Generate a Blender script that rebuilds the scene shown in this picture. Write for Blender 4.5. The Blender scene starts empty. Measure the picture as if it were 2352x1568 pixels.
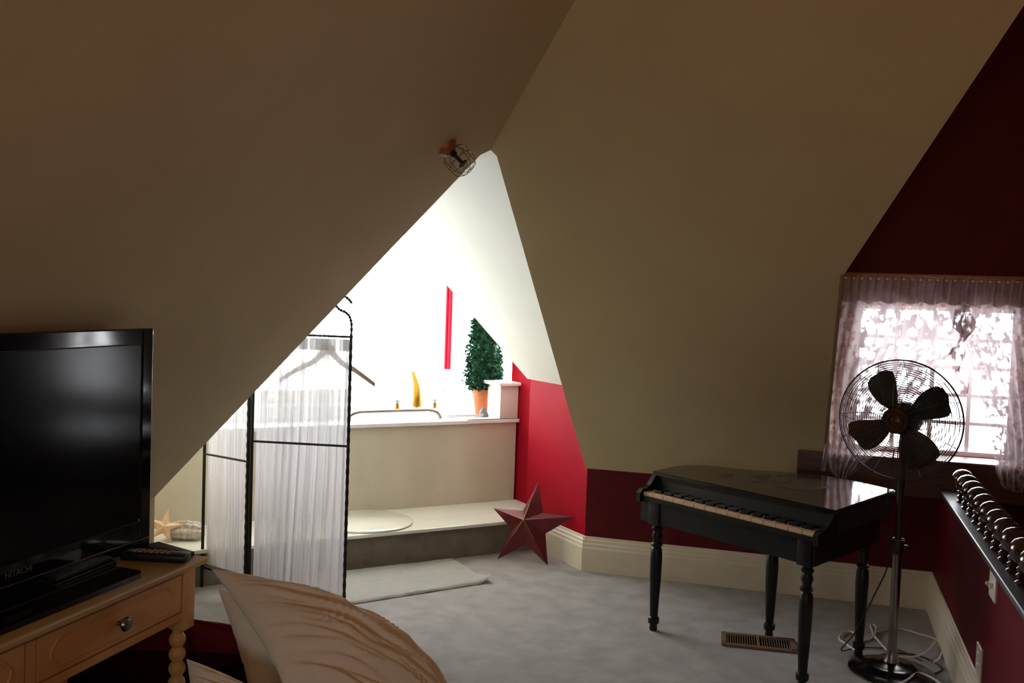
import bpy, bmesh, math, random
from math import sin, cos, tan, radians, sqrt, pi
from mathutils import Vector, Matrix, noise

random.seed(7)
SC = bpy.context.scene
COL = SC.collection

# ------------------------------------------------------------------ camera
FPX, W, H = 2200.0, 2352, 1568
YAW, PITCH, ROLL = radians(16), radians(2.6), radians(2.0)
CAM = Vector((0, 0, 1.5))
FW = Vector((-sin(YAW)*cos(PITCH), cos(YAW)*cos(PITCH), -sin(PITCH)))
R0 = Vector((cos(YAW), sin(YAW), 0)); U0 = R0.cross(FW)
RT = R0*cos(ROLL) + U0*sin(ROLL)
UP = RT.cross(FW)
cd = bpy.data.cameras.new('camera'); cam = bpy.data.objects.new('camera', cd); COL.objects.link(cam)
cd.sensor_width = 36; cd.lens = FPX/W*36; cd.clip_start = .05
m = Matrix.Identity(4)
for i in range(3):
    m[i][0] = RT[i]; m[i][1] = UP[i]; m[i][2] = -FW[i]; m[i][3] = CAM[i]
cam.matrix_world = m
SC.camera = cam

# ------------------------------------------------------------------ light
SKY = 18.0
world = bpy.data.worlds.new('daylight'); SC.world = world; world.use_nodes = True
bg = world.node_tree.nodes['Background']; bg.inputs[0].default_value = (.94, .95, 1.0, 1); bg.inputs[1].default_value = SKY
SC.view_settings.view_transform = 'Standard'; SC.view_settings.look = 'None'
SC.view_settings.gamma = 1; SC.view_settings.use_curve_mapping = False
SC.view_settings.exposure = 0.0

def light_area(name, loc, direction, sx, sy, energy, color, portal=False):
    l = bpy.data.lights.new(name, 'AREA'); l.shape = 'RECTANGLE'; l.size = sx; l.size_y = sy
    l.energy = energy; l.color = color
    o = bpy.data.objects.new(name, l); COL.objects.link(o); o.location = loc
    o.rotation_euler = Vector(direction).to_track_quat('-Z', 'Y').to_euler()
    if portal: l.cycles.is_portal = True
    return o
# added warm fill light, unseen, behind the photographer
light_area('warm_fill_light', (1.5, -.9, 1.7), (-.25, .30, .9), .5, .5, 21.0, (1, .38, .08))

S2 = sqrt(2)
def UDp(u, d, z): return Vector(((u-d)/S2, (u+d)/S2, z))     # diagonal frame of the alcove
# window portals (they emit nothing, they only guide the sky light in)
light_area('portal_bay_front', UDp(1.86, 6.55, 1.45), (S2/2, -S2/2, 0), 2.4, 1.4, 1, (1, 1, 1), True)
light_area('portal_bay_side', UDp(3.10, 5.96, 1.40), (-S2/2, -S2/2, 0), 1.0, 1.3, 1, (1, 1, 1), True)
light_area('portal_dormer', (.71, 5.27, 1.16), (0, -1, 0), .75, .75, 1, (1, 1, 1), True)

light_area('portal_fill_window', (-.60, -1.97, 1.26), (0, 1, 0), .52, .48, 1, (1, 1, 1), True)  # portal of the added rear window

# ------------------------------------------------------------------ helpers
def ray(x, y):
    d = FW*FPX + RT*(x-W/2) - UP*(y-H/2); return d.normalized()
def on_z(x, y, z):
    d = ray(x, y); return CAM + d*((z-CAM.z)/d.z)
def on_plane(x, y, p, n):
    d = ray(x, y); p = Vector(p); n = Vector(n); return CAM + d*((p-CAM).dot(n)/d.dot(n))
def at_depth(x, y, dep):
    d = ray(x, y); return CAM + d*(dep/d.dot(FW))

MATS = {}
def mat(name, col, rough=.6, metal=0, var=0.0, vscale=8, bump=0, bscale=60, col2=None, spec=.5, coat=0, stretch=(1, 1, 1), sheen=0):
    if name in MATS: return MATS[name]
    mt = bpy.data.materials.new(name); mt.use_nodes = True
    nt = mt.node_tree; b = nt.nodes['Principled BSDF']
    b.inputs['Roughness'].default_value = rough; b.inputs['Metallic'].default_value = metal
    b.inputs['Specular IOR Level'].default_value = spec
    if coat: b.inputs['Coat Weight'].default_value = coat; b.inputs['Coat Roughness'].default_value = .08
    if sheen: b.inputs['Sheen Weight'].default_value = sheen
    tc = nt.nodes.new('ShaderNodeTexCoord'); mp = nt.nodes.new('ShaderNodeMapping')
    mp.inputs['Scale'].default_value = stretch
    nt.links.new(tc.outputs['Object'], mp.inputs[0])
    if var or col2:
        n = nt.nodes.new('ShaderNodeTexNoise'); n.inputs['Scale'].default_value = vscale; n.inputs['Detail'].default_value = 6
        nt.links.new(mp.outputs[0], n.inputs['Vector'])
        r = nt.nodes.new('ShaderNodeValToRGB')
        r.color_ramp.elements[0].position = .35; r.color_ramp.elements[1].position = .68
        c2 = col2 or tuple(min(1, c*(1+var)) for c in col)
        c1 = col if col2 else tuple(c*(1-var) for c in col)
        r.color_ramp.elements[0].color = (*c1, 1); r.color_ramp.elements[1].color = (*c2, 1)
        nt.links.new(n.outputs['Fac'], r.inputs[0]); nt.links.new(r.outputs[0], b.inputs['Base Color'])
    else:
        b.inputs['Base Color'].default_value = (*col, 1)
    if bump:
        n2 = nt.nodes.new('ShaderNodeTexNoise'); n2.inputs['Scale'].default_value = bscale; n2.inputs['Detail'].default_value = 4
        nt.links.new(mp.outputs[0], n2.inputs['Vector'])
        bp = nt.nodes.new('ShaderNodeBump'); bp.inputs['Strength'].default_value = bump; bp.inputs['Distance'].default_value = .01
        nt.links.new(n2.outputs['Fac'], bp.inputs['Height']); nt.links.new(bp.outputs[0], b.inputs['Normal'])
    MATS[name] = mt
    return mt

def cloth_mat(name, col, opacity, translucent=.5, lace=0, lscale=60, col_t=None, stretch=(1, 1, 1)):
    mt = bpy.data.materials.new(name); mt.use_nodes = True; nt = mt.node_tree
    nt.nodes.clear()
    out = nt.nodes.new('ShaderNodeOutputMaterial')
    df = nt.nodes.new('ShaderNodeBsdfDiffuse'); df.inputs[0].default_value = (*col, 1)
    tl = nt.nodes.new('ShaderNodeBsdfTranslucent'); tl.inputs[0].default_value = (*(col_t or col), 1)
    m1 = nt.nodes.new('ShaderNodeMixShader'); m1.inputs[0].default_value = translucent
    nt.links.new(df.outputs[0], m1.inputs[1]); nt.links.new(tl.outputs[0], m1.inputs[2])
    tr = nt.nodes.new('ShaderNodeBsdfTransparent')
    m2 = nt.nodes.new('ShaderNodeMixShader')
    nt.links.new(tr.outputs[0], m2.inputs[1]); nt.links.new(m1.outputs[0], m2.inputs[2]); nt.links.new(m2.outputs[0], out.inputs[0])
    m2.inputs[0].default_value = opacity
    if lace:
        tc = nt.nodes.new('ShaderNodeTexCoord')
        n = nt.nodes.new('ShaderNodeTexNoise'); n.inputs['Scale'].default_value = lscale; n.inputs['Detail'].default_value = 3
        v = nt.nodes.new('ShaderNodeTexVoronoi'); v.inputs['Scale'].default_value = lscale*.45
        mp = nt.nodes.new('ShaderNodeMapping'); mp.inputs['Scale'].default_value = stretch; nt.links.new(tc.outputs['Object'], mp.inputs[0])
        nt.links.new(mp.outputs[0], n.inputs['Vector']); nt.links.new(mp.outputs[0], v.inputs['Vector'])
        ad = nt.nodes.new('ShaderNodeMath'); ad.operation = 'ADD'
        nt.links.new(n.outputs['Fac'], ad.inputs[0]); nt.links.new(v.outputs['Distance'], ad.inputs[1])
        mr = nt.nodes.new('ShaderNodeMapRange'); mr.inputs['From Min'].default_value = .6; mr.inputs['From Max'].default_value = 1.15
        mr.inputs['To Min'].default_value = opacity-lace; mr.inputs['To Max'].default_value = min(1, opacity+lace)
        nt.links.new(ad.outputs[0], mr.inputs['Value']); nt.links.new(mr.outputs[0], m2.inputs[0])
    MATS[name] = mt
    return mt

def glass_mat():
    mt = bpy.data.materials.new('window_glass'); mt.use_nodes = True; nt = mt.node_tree; nt.nodes.clear()
    out = nt.nodes.new('ShaderNodeOutputMaterial'); tr = nt.nodes.new('ShaderNodeBsdfTransparent'); gl = nt.nodes.new('ShaderNodeBsdfGlossy')
    tr.inputs[0].default_value = (.97, .985, .98, 1); gl.inputs['Roughness'].default_value = .01
    
    mx = nt.nodes.new('ShaderNodeMixShader'); mx.inputs[0].default_value = .03
    nt.links.new(tr.outputs[0], mx.inputs[1]); nt.links.new(gl.outputs[0], mx.inputs[2]); nt.links.new(mx.outputs[0], out.inputs[0])
    MATS['window_glass'] = mt
    return mt

def link(name, bm, m, parent=None, smooth=False, loc=None, angle=None):
    me = bpy.data.meshes.new(name)
    bmesh.ops.recalc_face_normals(bm, faces=bm.faces)
    bm.to_mesh(me); bm.free()
    o = bpy.data.objects.new(name, me); COL.objects.link(o)
    if m: me.materials.append(m)
    if smooth:
        me.polygons.foreach_set('use_smooth', [True]*len(me.polygons))
        if angle is None: angle = 40
        try: me.set_sharp_from_angle(angle=radians(angle))
        except Exception: pass
    if parent: o.parent = parent
    if loc: o.location = loc
    return o
def tag(o, label=None, cat=None, group=None, kind=None):
    if label: o['label'] = label
    if cat: o['category'] = cat
    if group: o['group'] = group
    if kind: o['kind'] = kind
    return o
def thing(name, label, cat, loc=(0, 0, 0), rz=0, group=None):
    o = bpy.data.objects.new(name, None); COL.objects.link(o); o.location = loc; o.rotation_euler = (0, 0, rz)
    o.empty_display_size = .1
    return tag(o, label, cat, group)
def BM(): return bmesh.new()
def box(bm, c, s, M=None, bevel=0):
    r = bmesh.ops.create_cube(bm, size=1)
    vs = r['verts']
    for v in vs: v.co = Vector((v.co.x*s[0]+c[0], v.co.y*s[1]+c[1], v.co.z*s[2]+c[2]))
    if bevel:
        es = list({e for v in vs for e in v.link_edges})
        rb = bmesh.ops.bevel(bm, geom=es, offset=bevel, segments=2, affect='EDGES', profile=.5)
        vs = list({v for f in rb['faces'] for v in f.verts} | {v for v in vs if v.is_valid})
    if M:
        for v in vs: v.co = M @ v.co
    return vs
def poly(bm, pts, off=None):
    """flat polygon, optionally extruded by the vector off"""
    vs = [bm.verts.new(p) for p in pts]; f = bm.faces.new(vs)
    if off is not None:
        off = Vector(off)
        v2 = [bm.verts.new(Vector(p)+off) for p in pts]
        bm.faces.new(list(reversed(v2)))
        n = len(pts)
        for i in range(n): bm.faces.new((vs[i], v2[i], v2[(i+1) % n], vs[(i+1) % n]))
def lathe(bm, prof, seg=24, M=None):
    """prof: list of (r,z)"""
    rings = []
    for r, z in prof:
        if r < 1e-5: rings.append([bm.verts.new((0, 0, z))])
        else: rings.append([bm.verts.new((r*cos(2*pi*i/seg), r*sin(2*pi*i/seg), z)) for i in range(seg)])
    for a, b in zip(rings, rings[1:]):
        if len(a) == 1 and len(b) == 1: continue
        for i in range(seg):
            j = (i+1) % seg
            if len(a) == 1: bm.faces.new((a[0], b[i], b[j]))
            elif len(b) == 1: bm.faces.new((a[i], b[0], a[j]))
            else: bm.faces.new((a[i], b[i], b[j], a[j]))
    for rg, fl in ((rings[0], True), (rings[-1], False)):
        if len(rg) > 1: bm.faces.new(rg if not fl else list(reversed(rg)))
    if M:
        for rg in rings:
            for v in rg: v.co = M @ v.co
def tube(bm, pts, r, seg=8, closed=False, radii=None):
    pts = [Vector(p) for p in pts]; n = len(pts); rings = []
    prev = None
    for i, p in enumerate(pts):
        if closed: t = pts[(i+1) % n]-pts[(i-1) % n]
        else: t = pts[min(i+1, n-1)]-pts[max(i-1, 0)]
        if t.length < 1e-9: t = Vector((0, 0, 1))
        t.normalize()
        if prev is None:
            a = Vector((0, 0, 1)) if abs(t.z) < .9 else Vector((1, 0, 0))
            x = t.cross(a).normalized()
        else:
            x = (prev - t*prev.dot(t)).normalized()
        prev = x; y = t.cross(x)
        rr = radii[i] if radii else r
        rings.append([bm.verts.new(p + x*rr*cos(2*pi*k/seg) + y*rr*sin(2*pi*k/seg)) for k in range(seg)])
    m_ = n if closed else n-1
    for i in range(m_):
        a, b = rings[i], rings[(i+1) % n]
        for k in range(seg):
            j = (k+1) % seg; bm.faces.new((a[k], a[j], b[j], b[k]))
    if not closed:
        bm.faces.new(list(reversed(rings[0]))); bm.faces.new(rings[-1])
def spline(pts, n=8):
    P = [Vector(p) for p in pts]; P = [2*P[0]-P[1]]+P+[2*P[-1]-P[-2]]; out = []
    for i in range(1, len(P)-2):
        for k in range(n):
            t = k/n; a, b, c, d = P[i-1:i+3]
            out.append(.5*((2*b)+(c-a)*t+(2*a-5*b+4*c-d)*t*t+(3*b-a-3*c+d)*t**3))
    out.append(P[-2]); return out
def grid(bm, f, nu, nv, closed_u=False):
    g = [[bm.verts.new(f(i/nu, j/nv)) for j in range(nv+1)] for i in range(nu+(0 if closed_u else 1))]
    for i in range(nu):
        for j in range(nv):
            a = g[i]; b = g[(i+1) % len(g)]
            bm.faces.new((a[j], b[j], b[j+1], a[j+1]))
def basis(o, x, y=None, z=None):
    x = Vector(x).normalized()
    if z is not None: z = Vector(z); z = (z-x*z.dot(x)).normalized(); y = z.cross(x)
    else: y = Vector(y); y = (y-x*y.dot(x)).normalized(); z = x.cross(y)
    M = Matrix.Identity(4)
    for i in range(3): M[i][0] = x[i]; M[i][1] = y[i]; M[i][2] = z[i]; M[i][3] = Vector(o)[i]
    return M
def align_z(o, d):
    d = Vector(d).normalized(); a = Vector((0, 0, 1)) if abs(d.z) < .95 else Vector((1, 0, 0))
    x = a.cross(d).normalized(); y = d.cross(x); M = Matrix.Identity(4)
    for i in range(3): M[i][0] = x[i]; M[i][1] = y[i]; M[i][2] = d[i]; M[i][3] = Vector(o)[i]
    return M
DM = Matrix(((1/S2, -1/S2, 0, 0), (1/S2, 1/S2, 0, 0), (0, 0, 1, 0), (0, 0, 0, 1)))   # (U,D,z) -> world

# ------------------------------------------------------------------ materials
M_CREAM = mat('cream_wall_paint', (.60, .50, .29), .75, var=.03, vscale=3, bump=.05, bscale=90)
M_WHITE = mat('white_wall_paint', (.66, .67, .60), .7, var=.02, vscale=4, bump=.04, bscale=90)
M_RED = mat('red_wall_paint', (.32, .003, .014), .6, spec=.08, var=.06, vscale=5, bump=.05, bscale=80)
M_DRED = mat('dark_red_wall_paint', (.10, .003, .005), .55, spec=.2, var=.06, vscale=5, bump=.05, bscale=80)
M_TRIM = mat('cream_trim_paint', (.74, .66, .52), .4, var=.03, vscale=10)
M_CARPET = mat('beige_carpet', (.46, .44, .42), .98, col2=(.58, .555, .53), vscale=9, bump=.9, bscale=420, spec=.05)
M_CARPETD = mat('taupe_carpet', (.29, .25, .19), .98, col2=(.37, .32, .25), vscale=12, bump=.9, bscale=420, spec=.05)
M_MARBLE = mat('cultured_marble', (.53, .48, .36), .3, col2=(.66, .61, .48), vscale=2.2, stretch=(1, 1, .5))
M_MARBLE2 = mat('polished_white_marble', (.78, .79, .70), .07, col2=(.84, .85, .77), vscale=3)
M_WPAINT = mat('white_gloss_paint', (.82, .81, .78), .3, var=.02)
M_DWOOD = mat('dark_stained_wood', (.055, .018, .010), .4, col2=(.095, .030, .016), vscale=6, stretch=(1, 12, 12))
M_BLACKP = mat('black_lacquer', (.012, .012, .013), .10, var=.1, coat=.3)
M_BLACKS = mat('black_satin_paint', (.008, .008, .008), .40, spec=.3, var=.1)
M_IRON = mat('black_iron', (.010, .010, .010), .5, metal=.3, var=.1)
M_TVB = mat('gloss_black_plastic', (.006, .006, .007), .07, var=.05)
M_TVS = mat('dark_screen_glass', (.004, .004, .005), .14, var=.05, spec=.16)
M_CWOOD = mat('cream_painted_wood', (.66, .36, .12), .45, var=.04, vscale=6)
M_CRTOP = mat('cream_painted_top', (.50, .35, .13), .32, var=.05, vscale=6)
M_CHROME = mat('chrome', (.75, .76, .78), .18, metal=1, var=.02)
M_STEEL = mat('brushed_dark_nickel', (.22, .19, .17), .28, metal=1, var=.1)
M_BRASS = mat('polished_brass', (.26, .14, .02), .30, metal=1, var=.04)
M_COPPER = mat('aged_copper', (.10, .05, .035), .35, metal=.9, var=.15)
M_BLADE = mat('dark_bronze_blade', (.035, .026, .020), .5, metal=.3, var=.2)
M_LINEN = mat('cream_cotton', (.88, .82, .70), .85, var=.03, vscale=20, bump=.12, bscale=220, sheen=.2, spec=.2)
M_REDCL = mat('dark_red_velvet', (.13, .004, .014), .8, var=.1, vscale=15, bump=.2, bscale=200, spec=.2)
M_DARKCL = mat('black_red_blanket', (.012, .002, .003), .95, spec=0, var=.2, vscale=12, bump=.2, bscale=150)
M_RUG = mat('white_tufted_cotton', (.88, .87, .80), .95, col2=(.93, .92, .87), vscale=30, bump=1.0, bscale=240, spec=.05)
M_STARM = mat('dark_red_painted_tin', (.10, .008, .012), .38, metal=.25, col2=(.15, .014, .020), vscale=14)
M_GOLDE = mat('gold_ridge', (.42, .27, .14), .45, metal=.5, var=.1)
M_TERRA = mat('terracotta', (.42, .125, .045), .8, var=.08, vscale=14, bump=.2)
M_LEAF = mat('dark_green_leaf', (.006, .038, .018), .6, spec=.2, col2=(.018, .10, .042), vscale=25)
M_TWIG = mat('brown_twig', (.05, .03, .02), .8, var=.1)
M_SHELL = mat('grey_pearly_shell', (.50, .44, .40), .35, col2=(.78, .72, .66), vscale=60, bump=.9, bscale=110)
M_SHELLP = mat('peach_shell', (.80, .46, .28), .5, col2=(.88, .68, .48), vscale=25, bump=.5, bscale=60)
M_GREYST = mat('grey_stone', (.12, .14, .16), .7, var=.1)
M_PLATE = mat('ivory_plastic', (.66, .60, .52), .35, var=.02)
M_WCORD = mat('white_vinyl_cord', (.70, .62, .60), .45, var=.02)
M_BCORD = mat('black_cord', (.012, .012, .012), .5, var=.1)
M_REG = mat('beige_register_metal', (.22, .14, .09), .45, metal=.2, var=.1)
M_VOID = mat('duct_darkness', (.01, .01, .01), .9, var=.1)
M_IVORY = mat('aged_ivory_key', (.62, .44, .28), .45, var=.05)
M_HANG = mat('pale_beech_wood', (.50, .33, .22), .5, col2=(.58, .40, .28), vscale=10, stretch=(1, 6, 6))
M_BRONZE = mat('orange_bronze', (.36, .15, .05), .45, metal=.4, var=.1)
M_LIDRED = mat('dull_red_patch', (.060, .022, .022), .3, var=.1)
M_LIDGREY = mat('dull_grey_patch', (.060, .045, .042), .3, var=.1)
M_LOGO = mat('grey_lettering', (.10, .10, .11), .4, var=.02)
M_BUTTON = mat('beige_rubber_button', (.32, .20, .14), .6, var=.05)
M_KNOBG = mat('crystal_handle', (.16, .18, .20), .15, var=.02)
M_CURT = cloth_mat('sheer_white_voile', (.70, .69, .70), .86, .26, lace=.12, lscale=22, stretch=(3.2, 3.2, .10))
M_LACE = cloth_mat('white_lace', (.50, .42, .44), .64, .20, lace=.38, lscale=52)
M_LACEV = cloth_mat('gathered_white_lace', (.48, .36, .37), .86, .13, lace=.18, lscale=34)
M_GLASS = glass_mat()

# ------------------------------------------------------------------ room shell
TS = 1.054                       # tangent of the roof slope
XL, YB, ZK = -2.644, 5.2, .57    # left knee wall, back knee wall, knee height
ZC, XR, YF = 3.3, 2.7, -1.9
U_R, U_L, U_M = 2.95, .664, 1.807
D_C, D_G, D_T, D_F = 4.405, 5.07, 5.38, 6.5
UO_R, UO_L = 3.05, .564
def zR(y): return ZK + (YB-y)*TS
def zL(x): return ZK + (x-XL)*TS
yC = YB-(ZC-ZK)/TS; xC = XL+(ZC-ZK)/TS

def struct(name, bm, m, parent=None, smooth=False):
    o = link(name, bm, m, parent, smooth)
    if not parent: o['kind'] = 'structure'
    return o

bm = BM()
fp = [(XL, YF), (XR, YF), (XR, YB), (XL+1.614, YB)]
fp = [Vector((x, y, 0)) for x, y in fp]
fp += [UDp(U_R, D_C, 0), UDp(U_R, D_G, 0), UDp(UO_R, D_G, 0), UDp(UO_R, D_F, 0), UDp(UO_L, D_F, 0), UDp(UO_L, D_G, 0), UDp(U_L, D_G, 0), UDp(U_L, D_C, 0)]
fp = fp[:3]+fp[4:]
poly(bm, fp, (0, 0, -.12)); struct('floor', bm, M_CARPET)

# opening corners in the two roof slopes (the apex is clipped by a short chamfer)
s = XL+YB                         # seam of the two slopes: x + y = s
def seam(z): x = XL+(z-ZK)/TS; return Vector((x, s-x, z))
A1 = Vector((-1.162, 3.772, 2.075))
A1.z = ZK+(YB-A1.y)*TS
A0 = Vector((0, 0, 0))
A1 = on_plane(1141, 358, (0, YB, ZK), (0, TS, 1))
A0 = on_plane(1103, 356, (XL, 0, ZK), (-TS, 0, 1))
uA, uB = (A1.x+A1.y)/S2, (A0.x+A0.y)/S2
zA = A1.z; zTop = max(A1.z, A0.z)+.02
ASm = seam(on_plane(1122, 342, (XL, 0, ZK), (-TS, 0, 1)).z)
K = Vector((XL+1.604, YB, ZK)); Kp = Vector((s-YB, s-K.x, ZK))
XD0, XD1 = .215, 1.905            # dormer cheeks
XDM = (XD0+XD1)/2
ZD1, ZD2 = 1.645, 3.19
def Rp(x, z): return Vector((x, YB-(z-ZK)/TS, z))
def Lp(y, z): return Vector((XL+(z-ZK)/TS, y, z))
nR = Vector((0, TS, 1)).normalized(); nL = Vector((-TS, 0, 1)).normalized()
bm = BM()
poly(bm, [K, Rp(XD0, ZK), Rp(XD0, ZD1), Rp(XDM, ZD2), Rp(XD1, ZD1), Rp(XD1, ZK), Rp(XR, ZK), Rp(XR, ZC), seam(ZC), ASm, A1], nR*.012)
struct('ceiling', bm, M_CREAM)
bm = BM()
poly(bm, [Kp, A0, ASm, seam(ZC), Lp(YF, ZC), Lp(YF, ZK)], nL*.012)
struct('ceiling', bm, M_CREAM)
bm = BM()
poly(bm, [Vector((xC, YF, ZC)), Vector((XR, YF, ZC)), Vector((XR, yC, ZC)), Vector((xC, yC, ZC))], (0, 0, .1))
struct('ceiling', bm, M_CREAM)
# knee walls and outer walls
bm = BM(); poly(bm, [Vector((XL, YF, 0)), Vector((XL, Kp.y, 0)), Vector((XL, Kp.y, ZK+.01)), Vector((XL, YF, ZK+.01))], (-.08, 0, 0)); struct('wall_left', bm, M_CREAM)
bm = BM()
xb0 = XL+1.614
wl = [(xb0, 0), (XR, 0), (XR, 4), (XD1, 4), (XD1, 4)]
# back wall: knee wall below, red gable of the dormer above, with the window opening cut out
WX0, WX1, WZ0, WZ1 = .34, 1.085, .79, 1.53
def bwall(x0, x1, z0, z1): box(bm, ((x0+x1)/2, YB+.05, (z0+z1)/2), (x1-x0, .1, z1-z0))
bwall(xb0, XR, 0, ZK+.012); bwall(XD0-.02, WX0, ZK, ZD2+.15); bwall(WX1, XD1+.02, ZK, ZD2+.15)
bwall(WX0, WX1, ZK, WZ0); bwall(WX0, WX1, WZ1, ZD2+.15)
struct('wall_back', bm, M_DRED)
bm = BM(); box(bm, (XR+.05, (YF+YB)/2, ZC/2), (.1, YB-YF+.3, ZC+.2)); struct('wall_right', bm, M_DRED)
# wall behind the photographer, with a small window added to light the foreground
bm = BM()
RX0, RX1, RZ0, RZ1 = -.90, -.30, 1.0, 1.56
for x0, x1, z0, z1 in ((XL-.15, RX0, -.1, ZC+.1), (RX1, XR+.15, -.1, ZC+.1), (RX0, RX1, -.1, RZ0), (RX0, RX1, RZ1, ZC+.1)):
    box(bm, ((x0+x1)/2, YF-.05, (z0+z1)/2), (x1-x0, .1, z1-z0))
struct('wall_front', bm, M_CREAM)
# dormer cheeks and gable ceiling
for k, (xa, nm) in enumerate(((XD0, 'left'), (XD1, 'right'))):
    bm = BM(); dx = -.015 if k == 0 else .015
    poly(bm, [Vector((xa, YB+.02, ZK)), Rp(xa, ZK), Rp(xa, ZD1), Vector((xa, YB+.02, ZD1))], (dx, 0, 0))
    poly(bm, [Rp(xa, ZD1), Rp(XDM, ZD2), Vector((XDM, YB+.02, ZD2)), Vector((xa, YB+.02, ZD1))], (dx, 0, .01))
    struct('wall_dormer_'+nm, bm, M_CREAM)

# alcove: side walls, gabled ceiling, bulkhead, bay
def ud_poly(bm, pts, off): poly(bm, [UDp(*p) for p in pts], DM.to_3x3() @ Vector(off))
ZW = 1.005
for sgn, nm in ((1, 'right'), (-1, 'left')):
    ux = U_M + sgn*(U_R-U_M)
    bm = BM(); ud_poly(bm, [(ux, D_C, 0), (ux, D_G, 0), (ux, D_G, ZW), (ux, D_C, ZW)], (sgn*.10, 0, 0))
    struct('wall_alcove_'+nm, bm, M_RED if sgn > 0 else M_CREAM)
    bm = BM()
    ur = uA if sgn > 0 else uB; ap_ = A1 if sgn > 0 else A0
    ud_poly(bm, [(ur, (ap_.y-ap_.x)/S2, ap_.z), (ur, D_G, zTop), (ux, D_G, ZW), (ux, D_C-.02, ZW)], (0, 0, .012))
    # reveal between the cut edge of the roof slope and the alcove ceiling
    kk = K if sgn > 0 else Kp; aa = A1 if sgn > 0 else A0
    poly(bm, [aa, kk, UDp(ux, D_C, ZW)], DM.to_3x3() @ Vector((sgn*.01, .002, .01)))
    struct('ceiling', bm, M_WHITE)
bm = BM()
def udz(p): return ((p.x+p.y)/S2, (p.y-p.x)/S2, p.z)
ud_poly(bm, [udz(A0), udz(ASm), udz(A1), (uA, D_G, zTop), (uB, D_G, zTop)], (0, 0, .012))
struct('ceiling', bm, M_WHITE)
# bulkhead between gabled ceiling and the higher bay
bm = BM()
ZB = 2.45
ud_poly(bm, [(U_R, D_G, ZW), (UO_R+.1, D_G, ZW), (UO_R+.1, D_G, ZB), (uA, D_G, ZB), (uA, D_G, zTop)], (0, .04, 0))
ud_poly(bm, [(U_L, D_G, ZW), (UO_L-.1, D_G, ZW), (UO_L-.1, D_G, ZB), (uB, D_G, ZB), (uB, D_G, zTop)], (0, .04, 0))
ud_poly(bm, [(uB, D_G, zTop), (uA, D_G, zTop), (uA, D_G, ZB), (uB, D_G, ZB)], (0, .04, 0))
struct('wall_bulkhead', bm, M_WHITE)
bm = BM(); ud_poly(bm, [(UO_L-.1, D_G, ZB), (UO_R+.1, D_G, ZB), (UO_R+.1, D_F+.1, ZB), (UO_L-.1, D_F+.1, ZB)], (0, 0, .08)); struct('ceiling', bm, M_WHITE)
def ubox(bm, u0, u1, d0, d1, z0, z1, bevel=0):
    box(bm, ((u0+u1)/2, (d0+d1)/2, (z0+z1)/2), (u1-u0, d1-d0, z1-z0), DM, bevel)
BZ0, BZ1 = .78, 2.15
FU0, FU1 = .70, 3.04
bm = BM()
ubox(bm, UO_R, UO_R+.1, D_G, 5.49, 0, ZB); ubox(bm, UO_R, UO_R+.03, 6.475, D_F+.02, .95, ZB)
ubox(bm, UO_R, UO_R+.1, 5.49, 6.475, BZ1, ZB)
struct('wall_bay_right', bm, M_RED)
bm = BM(); ubox(bm, UO_R, UO_R+.1, 5.49, D_F+.1, 0, BZ0); ubox(bm, UO_R, UO_R+.03, 6.475, D_F+.02, BZ0, .95)
ubox(bm, UO_L, FU1, D_F, D_F+.1, 0, BZ0); ubox(bm, FU1, UO_R, D_F, D_F+.1, 0, .95)
struct('wall_bay_lower', bm, M_WPAINT)
bm = BM(); ubox(bm, UO_L, FU0, D_F, D_F+.1, BZ0, ZB); ubox(bm, FU0, FU1, D_F, D_F+.1, BZ1, ZB); ubox(bm, FU1, UO_R, D_F, D_F+.1, .95, ZB)
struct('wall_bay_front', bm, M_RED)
bm = BM(); ubox(bm, UO_L-.1, UO_L, D_G, D_F+.1, 0, ZB); struct('wall_bay_left', bm, M_CREAM)

# bay windows
def window_ud(name, axis, a0, a1, fixed, z0, z1, vb, hb, label):
    """axis 'U': spans U at D=fixed; axis 'D': spans D at U=fixed"""
    root = bpy.data.objects.new(name, None); COL.objects.link(root); root['kind'] = 'structure'; root['label'] = label
    def b(n, p0, p1, q0, q1, f0, f1, m):
        bm = BM()
        if axis == 'U': ubox(bm, p0, p1, f0, f1, q0, q1)
        else: ubox(bm, f0, f1, p0, p1, q0, q1)
        return link(n, bm, m, root)
    w = .028
    bm = BM()
    for (p0, p1, q0, q1) in ((a0, a1, z0, z0+w), (a0, a1, z1-w, z1), (a0, a0+w*.5, z0, z1), (a1-w*.5, a1, z0, z1)):
        if axis == 'U': ubox(bm, p0, p1, fixed+.02, fixed+.07, q0, q1)
        else: ubox(bm, fixed+.02, fixed+.07, p0, p1, q0, q1)
    link('window_frame', bm, M_WPAINT, root)
    for v in vb: b('muntin', v-.007, v+.007, z0, z1, fixed+.035, fixed+.055, M_WPAINT)
    for h, h0, h1 in hb: b('muntin', h0, h1, h-.006, h+.006, fixed+.036, fixed+.054, M_WPAINT)
    cuts = [a0]+[v for v in vb]+[a1]
    for c0, c1 in zip(cuts, cuts[1:]): b('pane', c0, c1, z0, z1, fixed+.043, fixed+.047, M_GLASS)
    return root
vb = [FU0+.12*i for i in range(1, 10)]
window_ud('window_1', 'U', FU0, FU1, D_F, BZ0, BZ1, vb, [(BZ0+.12*i, FU0, FU0+1.08) for i in range(1, 12)], 'wide bright bay window behind the bathtub')
window_ud('window_2', 'D', 5.49, 6.475, UO_R, BZ0, BZ1, [5.73], [(BZ0+.15*i, 5.49, 5.73) for i in range(1, 9)], 'bay side window behind the potted topiary')

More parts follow.
